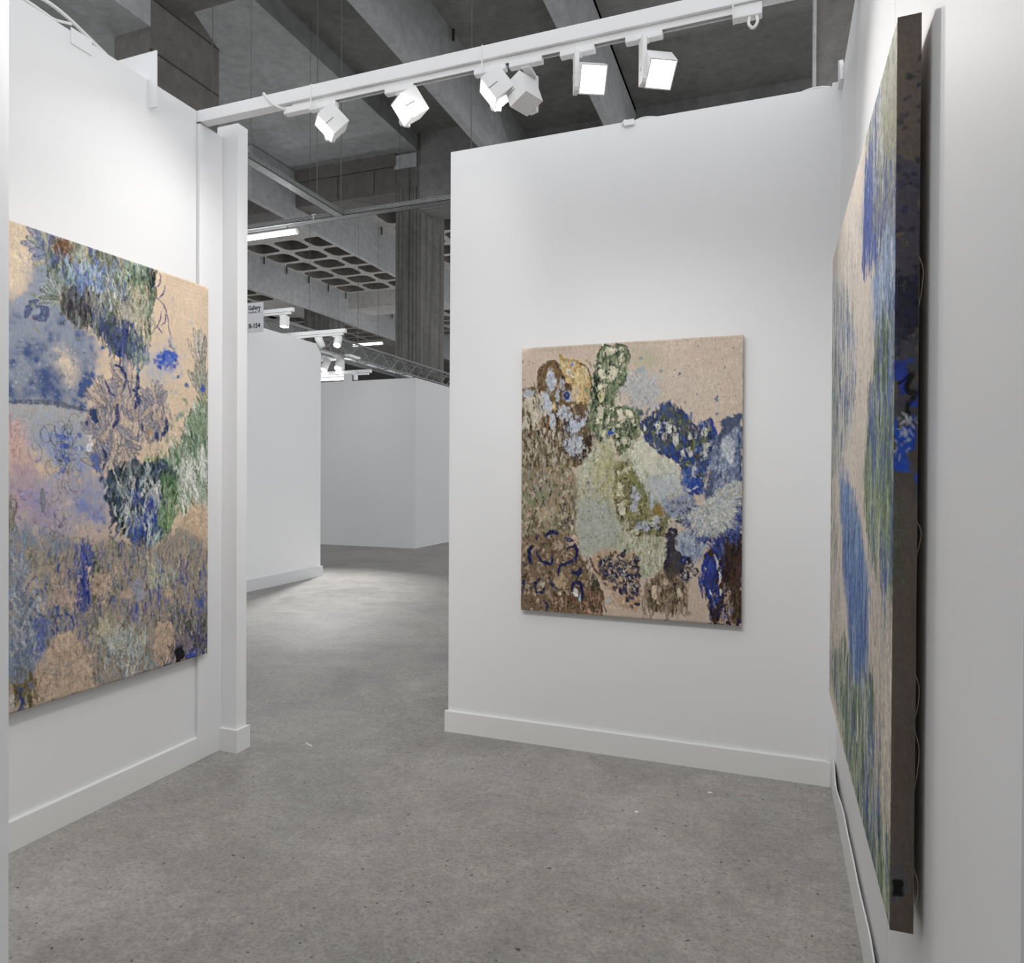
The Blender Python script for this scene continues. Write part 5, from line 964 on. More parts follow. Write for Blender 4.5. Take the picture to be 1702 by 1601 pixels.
('F','dfe0d6 a8b89c 6f8a60',60,(50,120),(8,15),14,10,0.9,[(8595,5205),(10003,5157),(10005,5855),(8876,6058),(8598,6525)]),
('P','a08f7e',0.9,16,1.2,[(3352,6345),(6973,6754),(7631,6979),(8877,6543),(10008,7062),(10016,10013),(3362,9985)],0.15),
('F','8d8a78 6f7566 b59c84 7b879c 5c5f58 a8a48c 96907c c0a68c 838a90',900,(34,90),(6,14),0,16,0.9,[(3454,6376),(6973,6782),(7631,6979),(8877,6725),(9988,7123),(9995,9946),(3464,9941)]),
('F','4a4a40 3c4038 55584c 605c4c',260,(14,40),(3,6),0,14,0.7,[(3580,6480),(9988,7250),(9995,9787),(5916,9760),(5076,8138)]),
('F','5a6ba8 3a4ea0 2f48a4 6f7db4',170,(30,80),(5,11),0,14,0.9,[(3581,6813),(5907,6668),(9988,7441),(9995,9787),(6978,8768),(5628,8959),(4429,8732)]),
('P','75839a',0.8,18,1.4,[(3353,6650),(3844,6791),(3935,7574),(4490,8246),(4461,8837),(4000,9330),(3360,9234)],0.15),
('F','8c98a8 6f7f9a 5a6c94 a5adb4 b9bcc4',150,(30,80),(6,13),10,25,0.9,[(3455,6706),(3874,6842),(4428,8285),(4429,8831),(3940,9268),(3462,9209)]),
('P','7288a0',0.6,16,1.5,[(4297,6390),(4261,6473),(4158,6533),(4012,6559),(3853,6546),(3711,6497),(3614,6423),(3579,6338),(3614,6258),(3710,6198),(3852,6170),(4011,6180),(4158,6227),(4260,6302)],0.15),
('P','70829c',0.6,18,1.5,[(5206,6663),(5153,6748),(5004,6806),(4793,6826),(4564,6805),(4361,6748),(4223,6667),(4174,6577),(4223,6496),(4360,6438),(4562,6415),(4792,6432),(5003,6486),(5152,6569)],0.15),
('P','3450a8',0.65,9,2.2,[(5426,6785),(5778,6763),(5751,7502),(5696,7917),(5416,8347),(5313,8174),(5380,7561)],0.15),
('P','3450a8',0.65,9,2.2,[(4149,8190),(4427,8236),(4367,8918),(4212,8789)],0.15),
('P','3450a8',0.65,9,2.2,[(6937,8203),(7342,8261),(7302,8709),(6978,8656)],0.15),
('P','3450a8',0.65,9,2.2,[(7975,7536),(8151,7496),(8197,8268),(7848,8451)],0.15),
('P','3450a8',0.65,9,2.2,[(9508,8327),(9757,8486),(9740,9362),(9540,9203)],0.15),
('P','3450a8',0.65,9,2.2,[(8069,9774),(8607,9764),(8516,10044),(8069,10008)],0.15),
('F','2a48ac 2c4090',60,(30,80),(5,10),0,7,0.9,[(5378,6833),(5764,6815),(5731,7817),(5348,8387)]),
('F','4a5c44 5f6c50',26,(50,100),(6,10),0,6,0.9,[(5728,6759),(5908,6775),(5911,8054),(5731,8028)]),
('P','c6a88a',0.95,14,1.2,[(4651,8624),(5010,8587),(5418,8867),(5735,9297),(5773,9939),(4002,9937),(4121,9211),(4430,9030)],0.15),
('P','c8a988',0.9,12,1.2,[(7979,8879),(8468,8902),(8606,9524),(8471,9915),(8069,9950),(7807,9373)],0.15),
('P','bfa08c',0.85,12,1.2,[(5237,7827),(5202,7912),(5105,7969),(4966,7988),(4813,7966),(4678,7907),(4585,7824),(4552,7732),(4585,7650),(4677,7592),(4812,7571),(4965,7591),(5104,7648),(5201,7733)],0.15),
('P','c0a288',0.85,14,1.4,[(6309,7677),(6276,7805),(6186,7898),(6055,7939),(5912,7919),(5785,7844),(5698,7729),(5666,7597),(5697,7473),(5784,7380),(5911,7337),(6054,7353),(6184,7426),(6276,7542)],0.15),
('P','9fa0b2',0.85,9,1.2,[(7532,7945),(7506,8086),(7432,8191),(7326,8240),(7210,8223),(7105,8145),(7033,8021),(7008,7877),(7033,7739),(7104,7634),(7208,7583),(7325,7597),(7431,7673),(7505,7798)],0.15),
('P','c4a68a',0.8,8,1,[(7048,7994),(7029,8055),(6976,8098),(6899,8116),(6815,8104),(6739,8065),(6687,8008),(6669,7943),(6687,7883),(6739,7840),(6814,7822),(6899,7833),(6975,7871),(7029,7929)],0.15),
('P','c8ab88',0.8,8,1,[(8502,8131),(8481,8196),(8421,8241),(8334,8259),(8238,8246),(8153,8204),(8094,8143),(8073,8074),(8094,8011),(8152,7965),(8238,7946),(8333,7958),(8420,7999),(8480,8061)],0.15),
('D','5a5048 6a5c50',40,(2,4),0.6,[(4555,8706),(5698,8920),(5701,9923),(4558,9655)]),
('D','4a4438 3c3c34',230,(1.5,3.5),0.7,[(5729,7235),(6353,7302),(6355,8118),(5731,8028)]),
('F','7f8ca0 6a7c98',12,(30,60),(4,7),90,15,0.6,[(4430,9228),(5214,9396),(5214,9551),(4431,9377)]),
('S','28409c',9,0.95,[(4715,8484),(4746,8238),(5009,8178),(5211,8365),(5158,8613)]),
('S','28409c',8,0.95,[(4976,8428),(4964,8553)]),
('P','70774e',0.4,12,1.5,[(5626,8328),(5985,8332),(6059,8719),(5769,8669)],0.15),
('G',(6980,9439),150,-80,60,14,26,'6a705c b8b8a0 4a5450','b0ac98 98a08c c6bca4'),
('G',(6283,9029),130,-70,40,10,24,'7a7c60 c4c4a4','b4ac90 c9bc9c'),
('F','9aa4a4 b4beb8 d0d4cc 7f8c90',110,(30,80),(6,12),0,20,0.9,[(6059,8719),(7721,9010),(7724,10107),(6062,9739)]),
('F','5c5c54 45483f 6c6c60',120,(30,80),(5,10),0,9,0.9,[(8467,8544),(9992,8899),(9995,9787),(8699,9722)]),
('F','34406c 2c409c 4c4c58 7c6c64',90,(30,70),(7,14),10,20,0.9,[(8069,9774),(8791,9499),(9994,9407),(9995,9977),(8158,10027)]),
('P','1e1e28',0.97,5,1,[(8625,9618),(8932,9616),(8999,9964),(8626,9978)],0.15),
('P','2f50b4',0.9,5,1.3,[(9123,9867),(9462,9823),(9562,10017),(9075,9967)],0.15),
('P','8a7a80',0.7,9,1.4,[(8698,9481),(9074,9307),(9364,9606),(9075,9735)],0.15),
('F','7a6a30 8c7c40 5c5430',46,(40,90),(7,13),0,10,0.9,[(3588,9190),(4121,9308),(4123,9944),(3590,9808)]),
('P','2c4088',0.85,8,1.5,[(3676,9496),(3852,9538),(3913,10011),(3735,9989)],0.15),
('P','b9b2a8',0.9,10,1,[(3676,9782),(3665,9862),(3633,9920),(3587,9945),(3536,9932),(3490,9883),(3458,9809),(3446,9725),(3457,9645),(3489,9587),(3535,9562),(3586,9574),(3632,9622),(3665,9697)],0.15),
('P','6f8096',0.6,14,1.5,[(3461,8926),(4060,8954),(4121,9308),(3589,9428),(3462,9351)],0.15),
('F','c4c09c aab08c',60,(34,80),(6,10),4,10,0.9,[(7631,7267),(8693,7374),(8695,8157),(7633,8016)]),
('P','8790b4',0.6,9,1.2,[(7758,6991),(7974,7010),(7975,7302),(8509,7427),(7802,7342)],0.15),
('B',1500,(14,50),(4,8),20,14,0.85,[(3454,6376),(9987,6996),(9995,9946),(3464,9941)]),
('B',500,(16,50),(4,9),16,16,0.85,[(6161,5502),(6809,4796),(8687,5206),(8149,6790),(7215,6886)]),
('P','1e1e28',0.97,5,1,[(8625,9618),(8932,9616),(8999,9964),(8626,9978)],0.15),
]
MARKS_RIGHT = [
('P','8fa6c4',0.8,40,1.2,[(8881,2183),(10032,2076),(10138,3772),(8639,3328),(7475,2543)],0.15),
('P','8a929c',0.8,24,1.6,[(8202,-316),(10052,267),(10066,2401),(8883,2237),(6684,1863),(6442,968),(6939,194)],0.15),
('F','6b7a98 4a5fa0 8c8f6a a8a690 3a4a90 9aa8b8 c0bcae',420,(50,150),(12,34),0,10,0.9,[(8296,-271),(10031,288),(10066,2401),(8882,2201),(6881,1784),(6652,1033),(7017,224)]),
('F','9a9a70 7f8458 b0ac90',120,(60,150),(10,26),0,8,0.9,[(8652,-192),(10007,213),(10011,1501),(8968,834)]),
('F','3450a8 3f5cb4',90,(60,140),(10,26),0,8,0.9,[(6639,683),(7747,505),(7789,1619),(9018,2184),(6682,1820)]),
('F','9db4d0 7f9cc8 c4ccd4 5f84bc',120,(60,150),(14,34),0,8,0.9,[(7825,2574),(9021,2255),(10039,2267),(10110,3611),(8638,3291)]),
('P','b4bcc0',0.6,40,1.4,[(-29,166),(1416,645),(5839,2631),(5511,4105),(165,4996)],0.15),
('F','5c7a50 3f5aa0 8fa088 c0b0c0 4a66a8 7a9068',200,(60,160),(14,38),0,8,0.9,[(89,725),(3622,1605),(5839,2631),(5512,4153),(261,4996)]),
('P','86986f',0.75,30,1.6,[(8339,3359),(10094,3165),(10162,5010),(7199,5046),(7529,3977)],0.15),
('F','6f8a5c 4a62a8 93a888 3f5f3a 5878b4 a9b49c',260,(60,160),(14,36),0,8,0.9,[(8432,3372),(10074,3225),(10138,4947),(7196,4961),(7707,3991)]),
('F','a0a8b4 9aa0b8',40,(60,140),(8,20),0,8,0.5,[(1404,335),(6215,630),(6685,1907),(3626,1714)]),
('P','6088bc',0.85,26,1.4,[(2132,4746),(4766,5187),(6306,5623),(7758,6582),(7622,7830),(6635,8403),(5435,8384),(3594,6739)],0.15),
('F','3f6cb4 5f8cc4 2c58a8 86a8cc 3a62b0',200,(80,200),(14,36),0,6,0.9,[(2826,4989),(6077,5684),(7687,6634),(7438,7963),(5690,8319),(3919,6700)]),
('F','7f9868 5c7a4c a4b48c 4a66a0',160,(70,170),(14,34),0,8,0.9,[(6839,4789),(9949,4817),(9960,6359),(9024,6210),(7731,5876)]),
('F','4a6cb0 5f80bc',30,(70,160),(7,14),0,4,0.7,[(9007,5768),(9935,5689),(9972,6694),(9048,6874)]),
('F','6f8a54 a4ac88 c6b8c4 4f70b0',90,(60,150),(14,34),0,8,0.9,[(-212,4725),(1668,5375),(3287,7645),(2596,8615),(-4,9901)]),
('P','6c8458',0.8,26,1.6,[(174,9296),(3971,8028),(6184,8481),(8149,7697),(9233,8082),(9790,8950),(9999,9992),(8241,10147)],0.15),
('F','55703f 7d9560 3a55a0 b8c0a8 48603c 8fa47c c9ccc0',520,(70,180),(14,38),0,7,0.9,[(371,9251),(3973,8084),(6413,8418),(8150,7737),(9233,8082),(9790,8950),(9995,9891),(8239,10107)]),
('F','3a58b0 5a78bc',40,(50,120),(10,24),0,8,0.9,[(7456,8434),(9088,7942),(9143,9415),(7521,10144)]),
('F','d0c4b0 c8bca8',60,(80,200),(14,34),0,5,0.7,[(8451,6990),(9925,6704),(9992,8521),(8529,9096)]),
('B',700,(40,120),(8,20),30,8,0.7,[(543,436),(10031,288),(10160,4947),(261,4996)]),
('B',700,(40,120),(8,20),30,8,0.7,[(-9,4727),(9949,4817),(9995,9891),(382,9524)]),
]

def picture(name, origin, U, V, w, h, normal, depth, canvas, label, near_edge=None):
    """stretched canvas: painted front sheet, folded edges and the stretcher bars behind"""
    O, U, V, Nn = Vector(origin), Vector(U), Vector(V), Vector(normal)
    base = O + U * w / 2 + V * h
    t = thing(name, base, label, 'painting')
    H, W = canvas.H, canvas.W
    uu, vv = np.meshgrid(np.linspace(0, 1, W), np.linspace(0, 1, H))
    hh = np.clip(blur(canvas.h, .6), -.3, 1) * .0016
    edge = np.minimum(np.minimum(uu, 1 - uu) * w, np.minimum(vv, 1 - vv) * h); hh = hh - .004 * np.clip(1 - edge / .008, 0, 1) ** 2
    P = (np.array(O)[None, None] + uu[..., None] * np.array(U) * w + vv[..., None] * np.array(V) * h + hh[..., None] * np.array(Nn)).reshape(-1, 3)
    idx = np.arange(H * W).reshape(H, W)
    q = np.stack([idx[:-1, :-1], idx[1:, :-1], idx[1:, 1:], idx[:-1, 1:]], -1).reshape(-1, 4)
    if (V.cross(U)).dot(Nn) < 0: q = q[:, ::-1]
    def sheet(nm, P, q, cols):
        me = bpy.data.meshes.new(nm); me.vertices.add(len(P)); me.vertices.foreach_set('co', P.astype(np.float32).ravel())
        me.loops.add(q.size); me.loops.foreach_set('vertex_index', q.astype(np.int32).ravel())
        me.polygons.add(len(q)); me.polygons.foreach_set('loop_start', np.arange(0, q.size, 4, dtype=np.int32))
        me.update(calc_edges=True)
        a = me.color_attributes.new('paint', 'FLOAT_COLOR', 'POINT')
        a.data.foreach_set('color', np.concatenate([cols.reshape(-1, 3), np.ones((len(P), 1))], 1).astype(np.float32).ravel())
        me.polygons.foreach_set('use_smooth', np.ones(len(q), bool)); me.materials.append(M['painted'])
        o = bpy.data.objects.new(nm, me); COL.objects.link(o); attach(o, t); return o
    tag(sheet('painted_sheet', P, q, canvas.c), 'painted front of the canvas')
    # folded edges (a slim wall round the stretcher)
    e = MB(); f0 = O - Nn * .004
    c = [f0, f0 + U * w, f0 + U * w + V * h, f0 + V * h]
    skip = 1 if near_edge is not None else -1
    for i in range(4):
        if i == skip: continue
        a, b = c[i], c[(i + 1) % 4]; k = len(e.v)
        e.v += [tuple(a), tuple(b), tuple(b - Nn * (depth - .004)), tuple(a - Nn * (depth - .004))]; e.f.append((k, k + 1, k + 2, k + 3))
    k = len(e.v); e.v += [tuple(p - Nn * (depth - .004)) for p in c]; e.f.append((k, k + 1, k + 2, k + 3))
    e.build('folded_edge', M['linen'], t)
    if near_edge is not None:
        He, We = near_edge.H, near_edge.W
        a, b = np.meshgrid(np.linspace(0, 1, We), np.linspace(0, 1, He))
        bulge = .0015 * np.sin(b * 37) * a + .002 * np.sin(b * 11 + 1) * a
        S = O + U * w
        Pe = (np.array(S)[None, None] - (a * depth)[..., None] * np.array(Nn) + b[..., None] * np.array(V) * h + bulge[..., None] * np.array(U)).reshape(-1, 3)
        ie = np.arange(He * We).reshape(He, We)
        qe = np.stack([ie[:-1, :-1], ie[1:, :-1], ie[1:, 1:], ie[:-1, 1:]], -1).reshape(-1, 4)
        tag(sheet('stained_edge', Pe, qe, near_edge.c), 'brown linen edge stained dark blue')
    for i, (u0, u1, v0, v1) in enumerate(((.02, .06, .01, .99), (.94, .98, .01, .99), (.06, .94, .01, .05), (.06, .94, .95, .99))):
        p0 = O + U * w * u0 + V * h * v0 - Nn * .006; p1 = O + U * w * u1 + V * h * v1 - Nn * (depth - .004)
        lo = [min(x, y) for x, y in zip(p0, p1)]; hi = [max(x, y) for x, y in zip(p0, p1)]
        box(*lo, *hi).build('stretcher_bar', M['wood'], t)
    return t

cv = Canvas(1177, 1465, 2.9, 'c9b39d', 3); cv.run(MARKS_CENTRE); cv.finish(.76, .7)
picture('painting', (-1.325, 3.70, 2.22), (1, 0, 0), (0, 0, -1), 1.177, 1.465, (0, -1, 0), .03, cv, 'smaller abstract picture in brown, olive and blue on the middle wall')
cv = Canvas(1580, 1927, 2.85, 'dabd9a', 5); cv.run(MARKS_LEFT); cv.finish(.74, .5)
picture('painting', (-2.79, 1.321, 2.489), (0, 1, 0), (0, 0, -1), 1.58, 1.927, (1, 0, 0), .027, cv, 'tall abstract picture of flowers and foliage on the left wall')
cv = Canvas(1680, 1870, 3.5, 'd2c3b3', 7); cv.run(MARKS_RIGHT); cv.finish(.76, .6)
ed = Canvas(43, 1870, 2.4, '685e55', 9)  # linen ground darkened to carry the edge's shade; the blue stains are its own
ed.run([('P', '2a3050', .55, 10, 2.2, [(-500, 1500), (10500, 1700), (10500, 4400), (-500, 4300)], .1), ('P', '1a2036', .75, 8, 2, [(-500, 2800), (10500, 2900), (10500, 3500), (-500, 3600)], .1),
        ('P', '4a4a54', .5, 20, 1.5, [(-500, 3500), (10500, 3500), (10500, 5200), (-500, 5200)], .1),
        ('D', '222a4c 1c2238 30365a', 70, (3, 9), .7, [(0, 500), (9999, 400), (9999, 4300), (0, 4200)]),
        ('P', '2440a0', .85, 3, 2, [(0, 3700), (5000, 3750), (7000, 4100), (3000, 4150), (0, 3950)], .1), ('S', '141816', 10, .95, [(1500, 3980), (7500, 3900), (5000, 4050), (8500, 4120), (5500, 4250), (6500, 4350)]),
        ('P', '2450b8', .9, 3, 2, [(0, 4550), (9000, 4450), (9999, 4700), (6000, 4750), (5500, 4950), (0, 4960)], .1), ('F', 'a8b4c8 c0c8d4', 40, (6, 14), (3, 5), 0, 30, .8, [(5000, 4350), (9000, 4350), (7000, 4700), (0, 4800), (500, 4650)]),
        ('P', '51604c', .5, 10, 1.2, [(-500, 5200), (4500, 5200), (4000, 6200), (-500, 6100)], .1), ('P', '5a5a62', .6, 6, 1, [(-500, 9300), (6000, 9250), (8500, 9450), (6000, 9650), (-500, 9680)], .1),
        ('P', '10221a', .97, 3, .8, [(800, 9430), (5800, 9420), (6000, 9600), (900, 9620)], .1)])
ed.finish(.9, .5)
rp = picture('painting', (.23, 3.30, 2.442), (0, -1, 0), (0, 0, -1), 1.68, 1.87, (-1, 0, 0), .043, cv, 'large blue and green picture on the right wall, seen almost edge on', ed)
rnd = random.Random(4)
for z, l in ((1.90, .10), (1.38, .07), (1.06, .09), (.93, .12), (.66, .10)):
    MB().tube(spline([(.272, 1.617, z + l / 2), (.279 - rnd.random() * .004, 1.609, z + l * .2), (.276, 1.612, z - l * .2), (.272, 1.617, z - l / 2)], 4), .0004, 5).build('loose_thread', M['linen'], rp)

# ---------------------------------------------------------------- goal-post frame, lighting track and lamps
fr = thing('lighting_frame', (-2.85, 2.95, 0), 'white overhead beam on a slim post, spanning the booth', 'beam')
box(-2.90, 2.868, 0, -2.82, 3.032, 3.34).build('post', M['beam'], fr, .002)
box(-2.86, 2.868, 3.345, .292, 2.925, WH + .003).build('cross_beam', M['beam'], fr, .003)
box(-2.86, 2.8655, 3.34, -2.815, 2.868, 3.345).build('joint_gap', M['gap'], fr)
tr = thing('light_track', (-1.1, 2.898, 3.31), 'slim white power track fixed under the overhead beam', 'track')
MB().box(-2.25, 2.884, 3.318, -.07, 2.888, 3.344).box(-2.25, 2.908, 3.318, -.07, 2.912, 3.344).box(-2.25, 2.888, 3.34, -.07, 2.908, 3.344).build('rail', M['plastic'], tr)
box(-2.25, 2.889, 3.33, -.07, 2.907, 3.339).build('conductor_slot', M['gap'], tr)
box(-2.30, 2.880, 3.300, -2.10, 2.916, 3.335).build('end_feed', M['plastic'], tr, .004)
box(-.165, 2.878, 3.295, -.055, 2.918, 3.345).build('end_feed', M['plastic'], tr, .004)
MB().tube(spline([(-.10, 2.89, 3.30), (-.104, 2.88, 3.265), (-.088, 2.88, 3.245), (-.072, 2.88, 3.265), (-.076, 2.89, 3.30)]), .006, 8).build('cable_loop', M['cable'], tr, smooth=True)
tie = None
for x, lb in ((-2.13, 'left end'), (-1.225, 'middle'), (-.165, 'right end')):
    m_ = MB()
    for a in ((2.8655, 3.30, 2.868, 3.412), (2.925, 3.30, 2.9275, 3.412), (2.8655, 3.409, 2.9275, 3.412)): m_.box(x, a[0], a[1], x + .005, a[2], a[3])
    tag(m_.build('cable_tie', M['cable']), 'thin white cable tie round the beam, %s' % {'left end': 'nearest the left wall', 'middle': 'above the third spotlight from the left', 'right end': 'beside the looped cable end'}[lb], 'cable tie', 'ties round the overhead beam')
tag(MB().tube(spline([(-2.44, 2.90, 3.414), (-2.41, 2.868, 3.417), (-2.385, 2.86, 3.39), (-2.34, 2.862, 3.345), (-2.29, 2.875, 3.318)]), .006, 8).build('power_cable', M['cable'], smooth=True), 'white flex looped over the beam to feed the track', 'cable')

SQ, LEN = .112, .10
def spotlight(x, hx, hz, target, label, lit=True, watt=1.0, hy=2.90):
    """track head: adapter on the rail, flat arm, square housing swung to its target"""
    t = thing('track_spotlight', (x, 2.898, 3.318), label, 'spotlight', 'square spotlights on the overhead track')
    c = Vector((hx, hy, hz)); aim = (Vector(target) - c).normalized()
    h = Vector((aim.x, aim.y, 0)).normalized(); s = Vector((h.y, -h.x, 0))      # arm side
    upv = s.cross(aim).normalized()
    if upv.z < 0: upv = -upv
    mtx = Matrix((( *[s.x, upv.x, aim.x], c.x), (s.y, upv.y, aim.y, c.y), (s.z, upv.z, aim.z, c.z), (0, 0, 0, 1)))
    q = SQ / 2
    # housing: square tube with a closed back
    hb = MB(); th = .005
    hb.box(-q, -q, -LEN / 2, q, q, -LEN / 2 + th, mtx)
    for a in ((-q, -q, q, -q + th), (-q, q - th, q, q), (-q, -q + th, -q + th, q - th), (q - th, -q + th, q, q - th)):
        hb.box(a[0], a[1], -LEN / 2 + th, a[2], a[3], LEN / 2, mtx)
    hs = hb.build('housing', M['plastic'], t)
    ln_ = MB().box(-q + th, -q + th, LEN / 2 - .012, q - th, q - th, LEN / 2 - .006, mtx).build('lens', M['lamp_on' if lit else 'lamp_off'], t)
    MB().box(-q, -.0015, 0, -q - .0006, .001, LEN / 2, mtx).build('seam', M['gap'], hs)
    # arm beside the housing, from just under its middle up to the adapter
    p = c + s * (q + .009); ang = Matrix(((h.x, s.x, 0, p.x), (h.y, s.y, 0, p.y), (0, 0, 1, 0), (0, 0, 0, 1)))
    am = MB().prism([(-.025, hz - .062), (.017, hz - .062), (.025, hz - .05), (.025, 3.292), (-.025, 3.292)], 1, -.009, .009)
    am.v = [tuple(ang @ Vector(v)) for v in am.v]; am.build('arm', M['plastic'], t)
    kn = MB().tube([tuple(c + s * (q - .002)), tuple(c + s * (q + .022))], .010, 12).build('pivot_knob', M['plastic'], t)
    box(p.x - .076, 2.881, 3.293, p.x + .076, 2.915, 3.319).build('adapter', M['plastic'], t, .004)
    if p.y < 2.881 or p.y > 2.915:                                        # collar joining an offset arm to its adapter
        y0, y1 = sorted((p.y, 2.898)); box(p.x - .02, y0 - .008, 3.284, p.x + .02, y1 + .008, 3.295).build('collar', M['plastic'], t, .002)
    if lit:
        L = bpy.data.lights.new('spot_beam', 'SPOT'); L.energy = SPOT_W * watt; L.spot_size = math.radians(125); L.spot_blend = 1; L.shadow_soft_size = .05; L.color = (1, .975, .945)
        o = bpy.data.objects.new('spot_beam', L); COL.objects.link(o)
        o.matrix_world = Matrix.Translation(c + aim * (LEN / 2 + .03)) @ aim.to_track_quat('-Z', 'Y').to_matrix().to_4x4()
        o.parent = t; o.matrix_parent_inverse = Matrix.Translation(-Vector(t.location))
    return t
spotlight(-2.017, -2.03, 3.222, (-2.84, 2.15, 2.0), 'lit square spotlight at the left end of the track')
spotlight(-1.605, -1.60, 3.222, (-2.6, 1.7, 2.0), 'lit square spotlight second from the left on the track')
spotlight(-1.174, -1.165, 3.225, (-2.84, 2.1, 1.7), 'lit square spotlight facing left, third along the track', watt=1.1)
spotlight(-.98, -1.05, 3.195, (-1.90, 3.28, 2.84), 'square spotlight turned away, its arm hanging before the dark ceiling', watt=.9, hy=2.93)
spotlight(-.79, -.735, 3.185, (.20, .95, 1.75), 'glaring square spotlight pointing straight at the viewer', watt=2.6)
spotlight(-.51, -.455, 3.165, (.28, 1.55, 1.55), 'lit square spotlight at the right end of the track', watt=1.5)

# unseen rail over the entrance, inferred from shadows, added to brighten middle and left walls
et = thing('added_entrance_rail', (-.7, 1.02, 3.30), 'added white spotlight rail over the booth entrance, above the frame', 'track')
box(-1.6, .99, 3.345, .40, 1.05, WH + .003).build('cross_beam', M['beam'], et); box(-1.55, 1.005, 3.318, .2, 1.035, 3.345).build('rail', M['plastic'], et)
for x, tg, w_ in ((-1.25, (-.95, 3.72, .95), 1.0), (-.85, (-2.84, 2.35, .85), 1.15), (-.45, (-.30, 3.74, .75), .8)):
    c = Vector((x, 1.02, 3.23)); aim = (Vector(tg) - c).normalized(); qm = Matrix.Translation(c) @ aim.to_track_quat('-Z', 'Y').to_matrix().to_4x4()
    hd = MB().box(-.056, -.056, -.05, .056, .056, .05, qm).build('added_lamp_head', M['plastic'], et)
    MB().box(-.05, -.05, -.053, .05, .05, -.0505, qm).build('lens', M['lamp_on'], hd); hd.children[0].matrix_parent_inverse = Matrix.Identity(4); hd.children[0].location = (0, 0, 0)
    box(x - .012, 1.01, 3.25, x + .012, 1.03, 3.32).build('arm', M['plastic'], et)
    L = bpy.data.lights.new('entry_beam', 'SPOT'); L.energy = ENTRY_W * w_; L.spot_size = math.radians(72); L.spot_blend = .85; L.shadow_soft_size = .05; L.color = (1, .985, .965)
    o = bpy.data.objects.new('entry_beam', L); COL.objects.link(o); o.matrix_world = qm @ Matrix.Translation((0, 0, -.08)); o.parent = et; o.matrix_parent_inverse = Matrix.Translation(-Vector(et.location))

# ---------------------------------------------------------------- small things on the walls and floor
br = MB().prism([(-3.05, 3.41), (-2.842, 3.41), (-2.842, 3.27), (-2.79, 3.27), (-2.79, 3.54), (-3.05, 3.54)], 1, 2.565, 2.571)
tag(br.build('hanging_bracket', M['beam']), 'flat white bracket plate hooked over the left wall top', 'bracket')
tag(box(-2.839, 2.164, 3.352, -2.836, 2.262, 3.42).build('cover_plate', M['wall']), 'small white cover plate at the left wall top edge', 'plate')
tag(MB().tube(spline([(-2.90, 1.86, 3.50), (-2.89, 2.0, 3.49), (-2.875, 2.10, 3.487), (-2.87, 2.18, 3.472), (-2.87, 2.25, 3.452), (-2.875, 2.33, 3.432), (-2.885, 2.42, 3.412)]), .008, 8).build('power_cable', M['cable'], smooth=True), 'thick white cable lying along the left wall top', 'cable')
tag(MB().tube(spline([(-2.89, 1.86, 3.43), (-2.875, 1.98, 3.436), (-2.865, 2.06, 3.427), (-2.862, 2.11, 3.424), (-2.868, 2.19, 3.455)]), .006, 8).build('power_cable', M['cable'], smooth=True), 'thinner white cable joining the thick one on the left wall', 'cable')
ck = thing('cable_clip', (-.735, 3.75, WH), 'small white clip with wire on the middle wall top', 'clip')
box(-.765, 3.725, 3.378, -.71, 3.76, 3.409).build('clip_body', M['plastic'], ck, .002)
MB().tube([(-.775, 3.732, 3.39), (-.757, 3.732, 3.412)], .006, 6).build('clip_lever', M['plastic'], ck)
MB().tube(spline([(-.71, 3.75, 3.405), (-.67, 3.755, 3.418), (-.62, 3.76, 3.416), (-.57, 3.77, 3.408)]), .005, 6).build('clip_wire', M['cable'], ck)
tag(MB().tube(spline([(.08, 3.78, 3.407), (.14, 3.77, 3.422), (.20, 3.77, 3.425), (.245, 3.775, 3.42)]), .005, 6).build('power_cable', M['cable'], smooth=True), 'short white cable end at the right corner of the middle wall top', 'cable')
tag(MB().prism([(3.60, 3.36), (3.70, 3.36), (3.70, 3.50), (3.64, 3.47), (3.60, 3.43)], 0, .274, .291).build('corner_plate', M['beam']), 'torn white plate sticking up at the right wall top', 'plate')

def scrap(name, label, cat, pts, m, h=.003):
    b = MB().prism(pts, 2, 0, h); tag(b.build(name, m), label, cat)
scrap('plastic_stick', 'thin white plastic stick lying on the aisle threshold floor', 'litter', [(-2.447, 3.268), (-2.444, 3.274), (-2.386, 3.250), (-2.389, 3.244)], M['plastic'], .004)
scrap('paper_scrap', 'tiny white paper scrap in the middle of the booth floor', 'litter', [(-.575, 3.128), (-.56, 3.126), (-.556, 3.138), (-.568, 3.142)], M['plastic'])
scrap('paper_scrap', 'tiny white paper scrap nearest the middle wall skirting', 'litter', [(-.285, 3.448), (-.262, 3.447), (-.265, 3.456), (-.283, 3.457)], M['plastic'])
scrap('wood_chip', 'tiny brown chip on the floor before the middle wall', 'litter', [(-.145, 3.474), (-.134, 3.472), (-.132, 3.480), (-.143, 3.482)], M['wood'])

